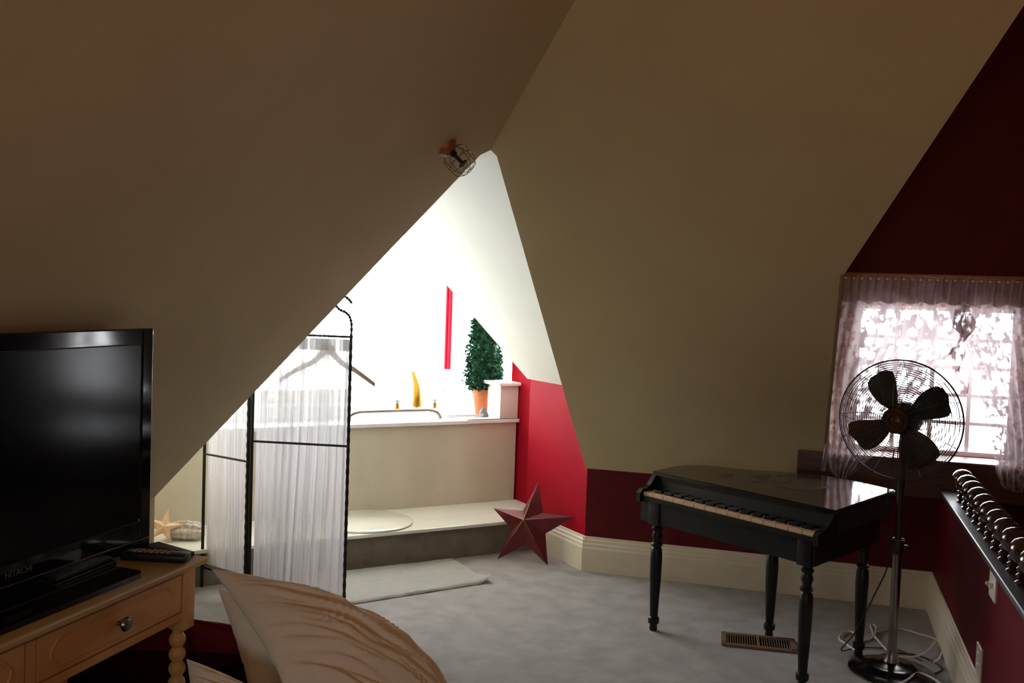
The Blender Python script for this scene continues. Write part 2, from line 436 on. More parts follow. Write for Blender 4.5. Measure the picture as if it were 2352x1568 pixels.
# dormer window
win = bpy.data.objects.new('window_3', None); COL.objects.link(win); tag(win, 'small multi-pane window with lace curtains behind the fan', kind='structure')
bm = BM(); fw_ = .022
for x0, x1, z0, z1 in ((WX0, WX1, WZ0, WZ0+fw_), (WX0, WX1, WZ1-fw_, WZ1), (WX0, WX0+fw_, WZ0, WZ1), (WX1-fw_, WX1, WZ0, WZ1)):
    box(bm, ((x0+x1)/2, YB+.03, (z0+z1)/2), (x1-x0, .05, z1-z0))
link('window_frame', bm, M_WPAINT, win)
px = [WX0+fw_+(WX1-WX0-2*fw_)*i/4 for i in range(5)]; pz = [WZ0+fw_+(WZ1-WZ0-2*fw_)*i/5 for i in range(6)]
for x in px[1:-1]:
    bm = BM(); box(bm, (x, YB+.03, (WZ0+WZ1)/2), (.021, .024, WZ1-WZ0-.02)); link('muntin', bm, M_WPAINT, win)
for z in pz[1:-1]:
    bm = BM(); box(bm, ((WX0+WX1)/2, YB+.03, z), (WX1-WX0-.02, .022, .017)); link('muntin', bm, M_WPAINT, win)
for i in range(4):
    for j in range(5):
        bm = BM(); box(bm, ((px[i]+px[i+1])/2, YB+.032, (pz[j]+pz[j+1])/2), (px[i+1]-px[i], .004, pz[j+1]-pz[j])); link('pane', bm, M_GLASS, win)
wr_ = bpy.data.objects.new('fill_window', None); COL.objects.link(wr_); tag(wr_, 'small added window behind the photographer, lighting the foreground', kind='structure')  # unseen window, added as fill for the foreground
bm = BM()
for x0, x1, z0, z1 in ((RX0, RX1, RZ0, RZ0+.03), (RX0, RX1, RZ1-.03, RZ1), (RX0, RX0+.03, RZ0, RZ1), (RX1-.03, RX1, RZ0, RZ1), (RX0, RX1, 1.25, 1.27)):
    box(bm, ((x0+x1)/2, YF-.03, (z0+z1)/2), (x1-x0, .05, z1-z0))
link('window_frame', bm, M_WPAINT, wr_)
for z0, z1 in ((RZ0, 1.26), (1.26, RZ1)):
    bm = BM(); box(bm, ((RX0+RX1)/2, YF-.03, (z0+z1)/2), (RX1-RX0, .004, z1-z0)); link('pane', bm, M_GLASS, wr_)
# casing, stool, apron
M_CASE = mat('reddish_brown_casing', (.22, .06, .04), .45, var=.1, vscale=8)
bm = BM()
for x0, x1, z0, z1 in ((XD0+.005, WX0, WZ0-.02, ZD1+.03), (WX1, 1.21, WZ0-.02, ZD1+.03), (WX0, WX1, WZ1, ZD1+.03)):
    box(bm, ((x0+x1)/2, YB-.01, (z0+z1)/2), (x1-x0, .02, z1-z0))
struct('trim_1', bm, M_CASE)
bm = BM(); box(bm, ((XD0+1.22)/2, YB-.02, ZD1+.037), (1.22-XD0-.01, .045, .018), bevel=.004); struct('trim_2', bm, mat('orange_stained_wood', (.30, .11, .045), .4, var=.1))
bm = BM(); box(bm, (.70, YB-.035, .765), (.88, .07, .022), bevel=.005); struct('trim_3', bm, M_WPAINT)
bm = BM(); box(bm, (1.38, YB-.11, .69), (2.6, .20, .17)); struct('trim_4', bm, M_DWOOD)
bm = BM(); box(bm, (1.38, YB-.115, .782), (2.6, .215, .014), bevel=.003); struct('trim_5', bm, mat('reddish_wood_edge', (.12, .035, .018), .4, var=.1))
bm = BM(); box(bm, ((.05+2.68)/2, YB-.02, .592), (2.63, .04, .024)); struct('trim_6', bm, M_TRIM)

# half wall by the stairs (slightly skewed to the room)
HW0 = Vector((.762, YB, 0)); HWd = Vector((-.028, -1, 0)).normalized(); HWn = Vector((-1, .028, 0)).normalized()
HL = 4.2; HM = basis(HW0, HWd, z=(0, 0, 1))     # local x along the wall towards the viewer, y sideways (towards +X? see below)
# local y = z cross x
def hside(v): return HM @ Vector(v)
sy = 1 if (HM.to_3x3() @ Vector((0, 1, 0))).x > 0 else -1
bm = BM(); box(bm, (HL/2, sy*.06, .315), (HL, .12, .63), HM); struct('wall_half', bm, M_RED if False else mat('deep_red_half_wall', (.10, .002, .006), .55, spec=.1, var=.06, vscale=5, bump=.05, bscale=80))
bm = BM(); box(bm, (HL/2+.10, sy*.047, .641), (HL-.20, .125, .022), HM, bevel=.005); struct('trim_7', bm, mat('dark_glossy_cap', (.035, .018, .020), .42, var=.05, spec=1.0))

# baseboards
def baseboard(name, p0, p1, inward, parent=None):
    p0 = Vector(p0); p1 = Vector(p1); inward = Vector(inward).normalized()
    prof = [(0, 0), (.022, 0), (.022, .128), (.018, .138), (.018, .150), (.012, .160), (.012, .170), (.006, .180), (.006, .190), (0, .192)]
    bm = BM(); a = [bm.verts.new(p0+inward*x+Vector((0, 0, z))) for x, z in prof]; b = [bm.verts.new(p1+inward*x+Vector((0, 0, z))) for x, z in prof]
    n = len(prof)
    for i in range(n): bm.faces.new((a[i], a[(i+1) % n], b[(i+1) % n], b[i]))
    bm.faces.new(a); bm.faces.new(list(reversed(b)))
    return struct(name, bm, M_TRIM)
cB = Vector((xb0, YB, 0))
baseboard('baseboard_back', cB-Vector((.009, 0, 0)), Vector((.762, YB, 0)), (0, -1, 0))
baseboard('baseboard_alcove_right', UDp(U_R, D_C-.009, 0), UDp(U_R, 4.87, 0), (-1, -1, 0))
baseboard('baseboard_alcove_left', UDp(U_L, D_C, 0), UDp(U_L, 4.87, 0), (1, 1, 0))
baseboard('baseboard_right', HW0, HW0+HWd*HL, HWn)
baseboard('baseboard_left', (XL, YF, 0), (XL, Kp.y, 0), (1, 0, 0))

# ------------------------------------------------------------------ bath step and bathtub
st = thing('bath_step', 'wide cream marble topped step with taupe carpeted riser below the bathtub', 'step', UDp(1.8, 5.1, 0)); 
def kid(name, bm, m, par, smooth=False, angle=None):
    """link a mesh built in world space under a parent placed elsewhere"""
    M = par.matrix_world if par.matrix_world != Matrix.Identity(4) else None
    o = link(name, bm, m, None, smooth, angle=angle); o.parent = par
    o.matrix_parent_inverse = Matrix.Translation(-Vector(par.location)) if par.type == 'EMPTY' else Matrix.Identity(4)
    return o
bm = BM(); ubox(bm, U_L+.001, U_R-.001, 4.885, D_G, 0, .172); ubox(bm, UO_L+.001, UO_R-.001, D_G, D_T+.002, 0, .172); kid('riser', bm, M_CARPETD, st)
bm = BM(); ubox(bm, U_L+.001, U_R-.001, 4.862, D_G+.0001, .172, .192, .004); ubox(bm, UO_L+.001, UO_R-.001, D_G-.0, D_T+.002, .172, .1915); kid('slab', bm, M_MARBLE2, st)
tub = thing('bathtub', 'built-in bathtub with veined cream marble front panel and white deck', 'bathtub', UDp(1.8, 5.9, 0))
bm = BM(); ubox(bm, UO_L+.001, 3.035, D_T, D_T+.05, .192, .70); kid('front_panel', bm, M_MARBLE, tub)
# deck with an oval basin hole
bm = BM()
cu, cdp, ra, rb_ = 1.62, 5.93, .80, .33
N = 48
outer = []; inner = []; low = []
for i in range(N):
    a = 2*pi*i/N; c_, s_ = cos(a), sin(a)
    inner.append(bm.verts.new(UDp(cu+ra*c_, cdp+rb_*s_, .722)))
    k = 1/max(abs(c_)/1.0, abs(s_)/1.0)
    uu = cu+(1.055)*c_*k; dd = cdp+(.57)*s_*k
    uu = min(max(uu, UO_L+.001), 3.046 if c_ > 0 else 9)
    outer.append(bm.verts.new(UDp(uu, min(max(dd, D_T-.02), D_F-.001), .722)))
for i in range(N):
    j = (i+1) % N; bm.faces.new((inner[i], outer[i], outer[j], inner[j]))
rim = inner
for kx, zz in ((.97, .735), (.94, .722), (.92, .60), (.85, .42), (.6, .35), (0.001, .34)):
    nr = [bm.verts.new(UDp(cu+ra*kx*cos(2*pi*i/N), cdp+rb_*kx*sin(2*pi*i/N), zz)) for i in range(N)]
    for i in range(N): j = (i+1) % N; bm.faces.new((rim[i], rim[j], nr[j], nr[i]))
    rim = nr
kid('basin', bm, mat('white_acrylic', (.86, .86, .85), .12, var=.01), tub, True)
bm = BM(); ubox(bm, cu+1.055, 3.046, D_T-.02, D_F-.002, .700, .7225); ubox(bm, UO_L+.002, 3.046, D_T-.022, D_T+.02, .700, .7225, .003); ubox(bm, UO_L+.002, cu+1.056, 5.36, 5.37, .7, .7218)
kid('deck', bm, mat('white_marble_deck', (.84, .82, .78), .15, var=.03), tub)
bm = BM(); ubox(bm, 2.915, 3.045, 5.385, 5.56, .7225, .935); kid('column', bm, mat('beige_painted_box', (.78, .70, .62), .4, var=.02), tub)
bm = BM(); ubox(bm, 2.885, 3.048, 5.35, 5.575, .935, .957, .005); kid('column_cap', bm, M_WPAINT, tub)
# grab rail
def rail_pts(x0, x1):
    return None
pA = on_z(810, 962, .722); 
def tubeobj(name, pts, r, m, par=None, seg=10, n=8):
    bm = BM(); tube(bm, spline(pts, n), r, seg)
    return kid(name, bm, m, par, True) if par else link(name, bm, m, None, True)
g0, g1 = UDp(1.93, 5.50, .722), UDp(2.55, 5.50, .722)
up_ = Vector((0, 0, .055)); du = (g1-g0).normalized()
tubeobj('grab_rail', [g0, g0+up_*.6+du*.02, g0+up_*.95+du*.07, g0+up_+du*.15, g1+up_-du*.15, g1+up_*.95-du*.07, g1+up_*.6-du*.02, g1], .0105, M_STEEL, tub)
# small disc on the step
dsk = UDp(1.93, 5.13, .192)
bm = BM(); lathe(bm, [(0, 0), (.262, 0), (.268, .004), (.268, .010), (.262, .014), (0, .014)], 64)
o = link('stone_disc', bm, M_MARBLE2, None, True, dsk); tag(o, 'thin round white marble disc lying on the bath step behind the screen', 'disc')

# faucet and taps on the deck
f = thing('faucet', 'tall curved polished brass faucet spout on the bathtub deck', 'faucet', UDp(2.60, 6.02, .722))
tubeobj('spout', [UDp(2.61, 6.02, .722), UDp(2.61, 6.02, .80), UDp(2.595, 6.0, .88), UDp(2.565, 5.97, .96)], .03, M_BRASS, f)
f.children[0].data.name = 'spout'
bm = BM(); pts = spline([UDp(2.61, 6.02, .735), UDp(2.61, 6.02, .82), UDp(2.59, 6.00, .90), UDp(2.548, 5.96, .975)], 8)
old = f.children[0]; bpy.data.objects.remove(old)
tube(bm, pts, .03, 14, radii=[.034-.022*(i/(len(pts)-1))**1.3 for i in range(len(pts))]); kid('spout', bm, M_BRASS, f, True)
bm = BM(); lathe(bm, [(0, 0), (.045, 0), (.045, .008), (.034, .016), (0, .016)], 24, Matrix.Translation(UDp(2.61, 6.02, .722))); kid('base_ring', bm, M_CHROME, f, True)
for uu, lab in ((2.465, 'crystal topped bathtub tap left of the brass spout'), (2.745, 'crystal topped bathtub tap right of the brass spout')):
    t = thing('bath_tap', lab, 'tap', UDp(uu, 6.02, .722))
    bm = BM(); lathe(bm, [(0, 0), (.026, 0), (.026, .006), (.014, .012), (.012, .035), (.016, .040), (0, .040)], 20); link('stem', bm, M_BRASS, t, True)
    bm = BM(); lathe(bm, [(0, .040), (.018, .040), (.024, .052), (.024, .060), (.014, .068), (0, .068)], 8); link('handle', bm, M_KNOBG, t)
# slim chrome towel bar lying on the deck
bm = BM(); tube(bm, [UDp(2.60, 5.52, .734), UDp(2.86, 5.50, .734)], .011, 10); tag(link('chrome_bar', bm, M_CHROME, None, True), 'short slim metal bar lying on the tub deck left of the topiary pot', 'bar')

# topiary in terracotta pot
tp = UDp(2.935, 5.665, .7225)
pot = thing('potted_topiary', 'cone shaped green leafy topiary in a terracotta pot on the tub deck', 'plant', tp)
bm = BM(); lathe(bm, [(0, 0), (.050, 0), (.073, .135), (.080, .137), (.080, .165), (.070, .165), (.066, .14), (0, .14)], 32); link('pot', bm, M_TERRA, pot, True)
bm = BM(); tube(bm, [(0, 0, .13), (.004, .002, .4), (-.004, 0, .68)], .008, 8); link('stem', bm, M_TWIG, pot, True)
bm = BM()
rnd = random.Random(3)
lathe(bm, [(0, .17), (.080, .18), (.09, .25), (.085, .40), (.065, .58), (.030, .72), (0, .745)], 14)
for i in range(4200):
    h = rnd.random()**1.15; z = .165+h*.60
    R = (.128*(1-h)**.36 + .008)*(.86+.28*noise.noise(Vector((z*14, i*.37, 1))))
    if h < .05: R *= .85
    a = rnd.random()*2*pi; rr = R*(.62+.42*rnd.random())
    c = Vector((rr*cos(a), rr*sin(a), z))
    d = (Vector((cos(a), sin(a), rnd.uniform(-.9, .7)))+Vector((rnd.uniform(-.8, .8), rnd.uniform(-.8, .8), 0))).normalized()
    sd = d.cross(Vector((rnd.uniform(-1, 1), rnd.uniform(-1, 1), rnd.uniform(-1, 1)))).normalized()
    l = rnd.uniform(.018, .030); w_ = l*.42
    vs = [bm.verts.new(c), bm.verts.new(c+d*l*.5+sd*w_), bm.verts.new(c+d*l), bm.verts.new(c+d*l*.5-sd*w_)]
    bm.faces.new(vs)
fo = link('foliage', bm, M_LEAF, pot); fo['kind'] = 'stuff'
bm = BM(); lathe(bm, [(0, 0), (.034, 0), (.036, .006), (.018, .045), (.006, .060), (0, .061)], 20)
tag(link('stone_cone', bm, M_GREYST, None, True, UDp(2.865, 5.52, .7228)), 'small grey cone ornament in front of the terracotta pot', 'ornament')

# ------------------------------------------------------------------ shells on the step
sp_ = UDp(.93, 5.10, .192)
sh = thing('sea_shell', 'grey pearly seashell with peach edge on the step left of the screen', 'shell', sp_, radians(20))
bm = BM()
def shf(u, v):
    a = 2*pi*u; t = v*pi
    r = sin(t)**.75
    x = -.105*cos(t); rr = .044*r*(1+.12*sin(9*a)+.08*sin(x*140))*(1+.35*v)
    return Vector((x, rr*cos(a)*1.0, .045+rr*sin(a)*.95 if rr*sin(a) > -.05 else 0))
grid(bm, shf, 40, 24, True)
for v in bm.verts: v.co.z = max(.001, v.co.z)
link('shell_body', bm, M_SHELL, sh, True)
bm = BM(); grid(bm, lambda u, v: Vector((-.07+.15*u, -.02+.05*v+.008*sin(u*9), .085+.014*sin(v*pi)*sin(u*pi)+.004*sin(u*25)-.03*(u-.3)**2)), 16, 6)
bmesh.ops.solidify(bm, geom=bm.faces[:], thickness=.004)
link('shell_lip', bm, M_SHELLP, sh, True)
sf = thing('starfish', 'pale peach starfish propped against the grey seashell', 'starfish', UDp(.80, 5.06, .192))
bm = BM()
pts = []
for i in range(10):
    a = pi/2+i*pi/5; r = .095 if i % 2 == 0 else .032
    pts.append(Vector((r*cos(a), 0, .085+r*sin(a))))
mid = [bm.verts.new(Vector((0, -.018, .085))), bm.verts.new(Vector((0, .018, .085)))]
rv = [bm.verts.new(p) for p in pts]
for i in range(10):
    j = (i+1) % 10; bm.faces.new((mid[0], rv[i], rv[j])); bm.faces.new((mid[1], rv[j], rv[i]))
bmesh.ops.subdivide_edges(bm, edges=bm.edges[:], cuts=2, use_grid_fill=True, smooth=.3)
o = link('starfish_body', bm, M_SHELLP, sf, True); o.rotation_euler = (radians(-20), radians(12), radians(30)); o.location = (0, 0, .0)

# ------------------------------------------------------------------ rug
bm = BM()
c00, c10, c11, c01 = Vector((-2.36, 4.84, 0)), Vector((-1.765, 5.105, 0)), Vector((-1.435, 4.765, 0)), Vector((-2.02, 4.085, 0))
# corners: back-left, back-right, front-right, front-left
c00 = Vector((-2.49, 4.37, 0))
def rugf(u, v):
    a = c00.lerp(c10, u); b = c01.lerp(c11, u); p = a.lerp(b, v)
    e = min(u, 1-u, v, 1-v)
    wob = .012*noise.noise(Vector((u*9, v*9, 0)))*(1 if e < .02 else 0)
    p = p + Vector((wob, wob, 0))
    curl = .045*max(0, (u-.90)/.10)**2*max(0, (v-.6)/.4)**2
    p.z = .004+.010*min(1, e/.02)+curl+.0025*noise.noise(Vector((u*30, v*20, 3)))+.003*noise.noise(Vector((u*6, v*4, 9)))
    return p
grid(bm, rugf, 90, 60)
bmesh.ops.solidify(bm, geom=bm.faces[:], thickness=.006)
tag(link('bath_mat', bm, M_RUG, None, True), 'white tufted cotton bath mat with one curled corner on the carpet before the step', 'mat')

# ------------------------------------------------------------------ barn star
F1, F2 = on_z(1142, 1284, .004), on_z(1258, 1298, .004)
fx = (F2-F1).normalized(); back = Vector((0, 0, 1)).cross(fx)
lean = radians(20); sn = (-back*cos(lean)+Vector((0, 0, 1))*sin(lean))   # towards the viewer
sn = sn if sn.y < 0 else -sn
tips = [on_plane(x, y, F1, sn) for x, y in ((1237, 1107), (1318, 1187), (1258, 1298), (1142, 1284), (1133, 1167))]
cen = sum(tips, Vector())/5
star = thing('metal_star', 'dark red five-pointed metal barn star leaning by the end of the bath step', 'star', (cen.x, cen.y, 0))
inn = [cen+((tips[i]+tips[(i+1) % 5])/2-cen)*.50 for i in range(5)]
apex = on_plane(1202, 1193, cen+sn*.055, sn)
bm = BM(); rv = []
for i in range(5): rv += [bm.verts.new(tips[i]), bm.verts.new(inn[i])]
ap = bm.verts.new(apex); bk = [bm.verts.new(v.co-sn*.004) for v in rv]
apb = bm.verts.new(apex-sn*.006)
for i in range(10):
    j = (i+1) % 10; bm.faces.new((ap, rv[i], rv[j])); bm.faces.new((apb, bk[j], bk[i])); bm.faces.new((rv[i], bk[i], bk[j], rv[j]))
kid('star_body', bm, M_STARM, star)
for i in range(5):  # thin gold lines tapering outward along the ridges
    bm = BM(); tube(bm, [apex+sn*.001, apex.lerp(tips[i], .42)+sn*.001], .0022, 6, radii=[.0026, .0012]); kid('ridge_line', bm, M_GOLDE, star)
    star.children[-1]['label'] = 'gold ridge line'

# ------------------------------------------------------------------ folding screen
scr = thing('folding_screen', 'black iron folding screen with sheer white curtains before the bath step', 'screen', (-2.45, 4.05, 0))
P_L, P_H, P_R = Vector((-2.76, 4.14, 0)), Vector((-2.44, 4.03, 0)), Vector((-1.962, 4.105, 0))
def panel(name, a, b, zt, zm, zb, label, amp, seed, nf, finial=False, ra_=.008, rb2=.008):
    pn = bpy.data.objects.new(name, None); COL.objects.link(pn); pn.parent = scr; pn.location = Vector(a)-Vector(scr.location)
    pn['label'] = label
    base = Vector(a)
    def add(n, bm, m, sm=True):
        o = link(n, bm, m, pn, sm); o.matrix_parent_inverse = Matrix.Translation(-base); return o
    dz = Vector((0, 0, 1))
    bm = BM(); tube(bm, [a, a+dz*zt], ra_, 8); add('post', bm, M_IRON)
    # right post is twisted iron
    bm = BM(); pts = []; rr = []
    n = 150
    for i in range(n+1): pts.append(b+dz*zt*i/n); rr.append(rb2*(1+.13*sin(i*1.1)))
    tube(bm, pts, rb2, 8, radii=rr); add('post', bm, M_IRON)
    for z in (zb, zm, zt-.006):
        bm = BM(); tube(bm, [a+dz*z, b+dz*z], .0055, 8); add('rail', bm, M_IRON)
    dr = (b-a); L = dr.length; dn = dr.normalized(); nn = Vector((dn.y, -dn.x, 0))
    rd = random.Random(seed); ph = [rd.uniform(0, 6) for _ in range(6)]
    def cf(u, v):
        z = zb+.015 + (zt-.02-zb-.015)*v
        uu = .02+.96*u
        q = noise.noise(Vector((u*5+seed, v*.9, seed)))
        wv = sin(u*nf*2*pi+ph[0]+2.6*q+1.1*sin(u*7+ph[1])) + .45*sin(u*nf*4.6*pi+ph[5]+3*q)
        ampz = amp*(.35+.65*abs(sin(u*4.2+ph[3]+v*.9+q)))*(.4+.6*min(1, (1-v)*6+.2))
        lean_ = .035*sin(u*pi)*sin(v*2.0+ph[2])*(1-v)
        return a+dn*(L*uu+lean_) + nn*(ampz*wv*.7-amp-.009) + dz*z
    bm = BM(); grid(bm, cf, nf*14, 30); add('curtain', bm, M_CURT)
    # thick hem and rod pocket
    bm = BM(); grid(bm, lambda u, v: cf(u, .955+.045*v)+nn*.002, nf*14, 2); add('rod_pocket', bm, M_CURT)
    return pn, add
dz = Vector((0, 0, 1))
pn, add = panel('screen_panel', P_H+Vector((.012, 0, 0)), P_R, 1.297, .775, .03, 'wide right panel', .020, 5, 11)
# scroll finial: twisted wire curl at the head of the right post
sc_d = (P_R-P_H).normalized()
fin = [P_R+dz*1.29, P_R+dz*1.35-sc_d*.000, P_R+dz*1.385-sc_d*.010, P_R+dz*1.405-sc_d*.030, P_R+dz*1.418-sc_d*.060, P_R+dz*1.44-sc_d*.078,
       P_R+dz*1.47-sc_d*.072, P_R+dz*1.482-sc_d*.045, P_R+dz*1.468-sc_d*.018, P_R+dz*1.448-sc_d*.0]
sp2 = spline(fin, 10); bm = BM(); tube(bm, sp2, .004, 8, radii=[.0062*(1+.28*sin(i*1.4)) for i in range(len(sp2))]); add('finial', bm, M_IRON)
panel('screen_panel', P_L, P_H-Vector((.012, -.01, 0)), 1.297, .672, .10, 'narrow left panel', .007, 9, 12, rb2=.011)

# hanger on the top rail, behind the curtain
hc = P_H.lerp(P_R, .735)+Vector((-.02, .075, 0))
hg = thing('coat_hanger', 'pale wooden coat hanger hanging from the top rail of the screen behind its curtain', 'hanger', (hc.x, hc.y, 1.30))
nn = Vector((sc_d.y, -sc_d.x, 0))
arm = []; NN = 28
for i in range(NN+1):
    t = -1+2*i/NN
    x = .235*t; z = -.080 - .155*abs(t)
    z += .018*math.exp(-(t/.13)**2) - .012*math.exp(-((abs(t)-.33)/.15)**2)
    arm.append(Vector((0, 0, z))+sc_d*x)
bm = BM(); wv = [.024-.010*abs(-1+2*i/NN) for i in range(NN+1)]
rings = []
for i, p in enumerate(arm):
    t = abs(-1+2*i/NN); hh = .036+.034*math.exp(-(t/.17)**2)-.014*t; th_ = .009
    rings.append([bm.verts.new(p+nn*th_*cos(a)+Vector((0, 0, hh*.5*sin(a)))) for a in [2*pi*k/10 for k in range(10)]])
for a, b in zip(rings, rings[1:]):
    for k in range(10): bm.faces.new((a[k], a[(k+1) % 10], b[(k+1) % 10], b[k]))
bm.faces.new(rings[0]); bm.faces.new(list(reversed(rings[-1])))
o = link('arms', bm, M_HANG, hg, True)
bm = BM(); pts = [Vector((0, 0, -.10)), Vector((0, 0, -.05)), nn*0+Vector((0, 0, -.03))] 
hk = [Vector((0, 0, -.105)), Vector((0, 0, -.04)), Vector((0, 0, -.02))-nn*.004, Vector((0, 0, .0))+nn*.0, Vector((0, 0, .012))+nn*.04, Vector((0, 0, .010))+nn*.075, Vector((0, 0, -.012))+nn*.088]
tube(bm, spline(hk, 6), .002, 6); link('hook', bm, M_CHROME, hg, True)

# ------------------------------------------------------------------ sprinkler head with wire guard
nI = -nL
spk = on_plane(1027, 338, (XL, 0, ZK), nL)
sk = thing('fire_sprinkler', 'small fire sprinkler head with wire guard on the left sloped ceiling', 'sprinkler', spk)
MS = align_z((0, 0, 0), nI)
bm = BM(); lathe(bm, [(0, 0), (.040, 0), (.040, .004), (.030, .018), (.016, .028), (0, .028)], 28, MS); link('escutcheon', bm, M_BRONZE, sk, True)
bm = BM(); lathe(bm, [(0, .026), (.013, .026), (.013, .042), (.006, .046), (.005, .085), (.018, .087), (.018, .090), (0, .092)], 16, MS)
link('sprinkler_head', bm, M_IRON, sk, True)
gb = BM()
for i in range(8):
    a = 2*pi*i/8; d = Vector((cos(a), sin(a), 0))
    pts = [MS @ (d*.030+Vector((0, 0, .022))), MS @ (d*.050+Vector((0, 0, .040))), MS @ (d*.050+Vector((0, 0, .095))), MS @ (d*.040+Vector((0, 0, .115))), MS @ (d*.014+Vector((0, 0, .122))), MS @ Vector((0, 0, .122))]
    tube(gb, spline(pts, 4), .0011, 5)
for z, r in ((.040, .050), (.075, .051), (.118, .034)):
    tube(gb, [MS @ Vector((r*cos(2*pi*k/28), r*sin(2*pi*k/28), z)) for k in range(28)], .0011, 5, closed=True)
link('wire_guard', gb, M_STEEL, sk, True)

# ------------------------------------------------------------------ dresser (vanity table) and television
DT = .72
DX = -1.585; DY1 = 2.41; DY0 = .95; DXb = -2.10
dr = thing('console_dresser', 'cream painted console dresser with drawers and turned legs under the television', 'dresser', ((DX+DXb)/2, (DY0+DY1)/2, 0))
bm = BM(); box(bm, ((DX+DXb)/2, (DY0+DY1)/2, DT-.010), (DX-DXb, DY1-DY0, .020), bevel=.006); kid('tabletop', bm, M_CRTOP, dr)
ax0, ax1, ay0, ay1 = DXb+.03, DX-.028, DY0+.035, DY1-.035
az0, az1 = .555, DT-.020
bm = BM()
box(bm, (ax0+.01, (ay0+ay1)/2, (az0+az1)/2), (.02, ay1-ay0, az1-az0))
for yy in (ay0+.01, ay1-.01): box(bm, ((ax0+ax1)/2, yy, (az0+az1)/2), (ax1-ax0-.02, .02, az1-az0))
box(bm, (ax1-.012, (ay0+ay1)/2, az1-.006), (.024, ay1-ay0, .012)); box(bm, (ax1-.012, (ay0+ay1)/2, az0+.011), (.024, ay1-ay0, .022))
box(bm, (ax1-.03, (ay0+ay1)/2, (az0+az1)/2), (.01, ay1-ay0-.03, az1-az0-.004))
yd = [ay0+.045, (ay0+ay1)/2-.375+.045, 0, 0]
drs = [(ay1-.045-.52, ay1-.045), (ay1-.045-.52-.035-.30, ay1-.045-.52-.035)]
drs = [(1.775, 2.325), (1.155, 1.745), (1.00, 1.125)]
for y0, y1 in ((2.325, ay1), (1.745, 1.775), (1.125, 1.155), (ay0, 1.0)): box(bm, (ax1-.012, (y0+y1)/2, (az0+az1)/2), (.0235, y1-y0, az1-az0-.03))
kid('apron', bm, M_CWOOD, dr)
for y0, y1 in drs:
    bm = BM(); zc = (az0+az1)/2+.005; hz = az1-az0-.040
    box(bm, (ax1-.010, (y0+y1)/2, zc), (.020, y1-y0-.006, hz), bevel=.002)
    d = kid('drawer', bm, M_CWOOD, dr)
    # raised moulding with clipped corners
    if y1-y0 > .3:
        yi0, yi1, zi0, zi1, cc = y0+.045, y1-.045, zc-hz/2+.018, zc+hz/2-.018, .026
        path = [(yi0+cc, zi0), (yi1-cc, zi0), (yi1, zi0+cc), (yi1, zi1-cc), (yi1-cc, zi1), (yi0+cc, zi1), (yi0, zi1-cc), (yi0, zi0+cc)]
        bm = BM(); tube(bm, [Vector((ax1+.0005, a, b)) for a, b in path], .0028, 6, closed=True)
        o = kid('moulding', bm, M_CWOOD, d); o.matrix_parent_inverse = Matrix.Identity(4); o.parent = d
        o.matrix_parent_inverse = Matrix.Identity(4)
        bm = BM(); lathe(bm, [(0, 0), (.007, 0), (.006, .010), (.016, .018), (.019, .024), (.016, .030), (.006, .033), (0, .033)], 20, align_z((ax1, 2.055 if y0 > 1.7 else (y0+y1)/2, zc), (1, 0, 0)))
        o = kid('knob', bm, M_STEEL, d, True); o.matrix_parent_inverse = Matrix.Identity(4); o['label'] = 'round dark metal knob'
def turned_leg(h, top_h, r, beads=4):
    """spindle: square block on top, bobbin beads, taper to the floor; z from 0 to h"""
    p = [(0, 0), (r*.55, 0), (r*.62, .02), (r*.5, .03)]
    zt = h-top_h
    z0 = zt - beads*.042 - .02
    p += [(r*.72, z0-.01), (r*.95, z0), (r*.72, z0+.008)]
    z = z0+.010
    for i in range(beads):
        p += [(r*.62, z), (r*.92, z+.010), (r*1.0, z+.020), (r*.92, z+.030), (r*.62, z+.040)]; z += .042
    p += [(r*.62, zt), (0, zt)]
    return p
for x, y in ((ax1-.028, ay1-.028), (ax1-.028, ay0+.028), (ax0+.03, ay1-.028), (ax0+.03, ay0+.028)):
    bm = BM(); lathe(bm, turned_leg(az1, az1-az0+.035, .024), 20, Matrix.Translation((x, y, 0)))
    box(bm, (x+(.006 if x > -1.8 else 0), y+.008*(1 if y > 1.5 else -1), (az0-.035+az1)/2), (.052, .052, az1-az0+.034), bevel=.003)
    kid('leg', bm, M_CWOOD, dr, True, 30)

# television
tvn = Vector((cos(radians(.6)), -sin(radians(.6)), 0)); tvx = Vector((-sin(radians(.6)), -cos(radians(.6)), 0))  # tvx runs towards the viewer
tO = Vector((-1.7765, 2.398, .733))        # far bottom corner of the front
TM = basis(tO, tvx, z=(0, 0, 1))           # local x along, y = z cross x, z up
ysg = 1 if (TM.to_3x3() @ Vector((0, 1, 0))).dot(tvn) > 0 else -1
TW, TH = 1.06, .642
tv = thing('television', 'large black flat screen television standing on the cream dresser', 'television', tO+tvx*TW/2-Vector((0, 0, .013)))
def tvb(name, bm, m, sm=False): 
    return kid(name, bm, m, tv, sm)
bm = BM(); bz = .047; bbz = .085
def tb(x0, x1, y0, y1, z0, z1, bev=0):
    box(bm, ((x0+x1)/2, ysg*(y0+y1)/2, (z0+z1)/2), (x1-x0, abs(y1-y0), z1-z0), TM, bev)
tb(0, bz, -.05, 0, 0, TH, .004); tb(TW-bz, TW, -.05, 0, 0, TH, .004); tb(bz-.002, TW-bz+.002, -.05, 0, TH-bz, TH, .004); tb(bz-.002, TW-bz+.002, -.05, 0, 0, bbz, .004)
tvb('bezel', bm, M_TVB)
bm = BM(); tb(bz-.004, TW-bz+.004, -.03, -.004, bbz-.004, TH-bz+.004); tvb('screen', bm, M_TVS)
bm = BM(); tb(.04, TW-.04, -.105, -.05, .05, TH-.05, .01); tb(.2, TW-.2, -.13, -.105, .10, TH-.2, .01); tvb('back_housing', bm, M_BLACKS)
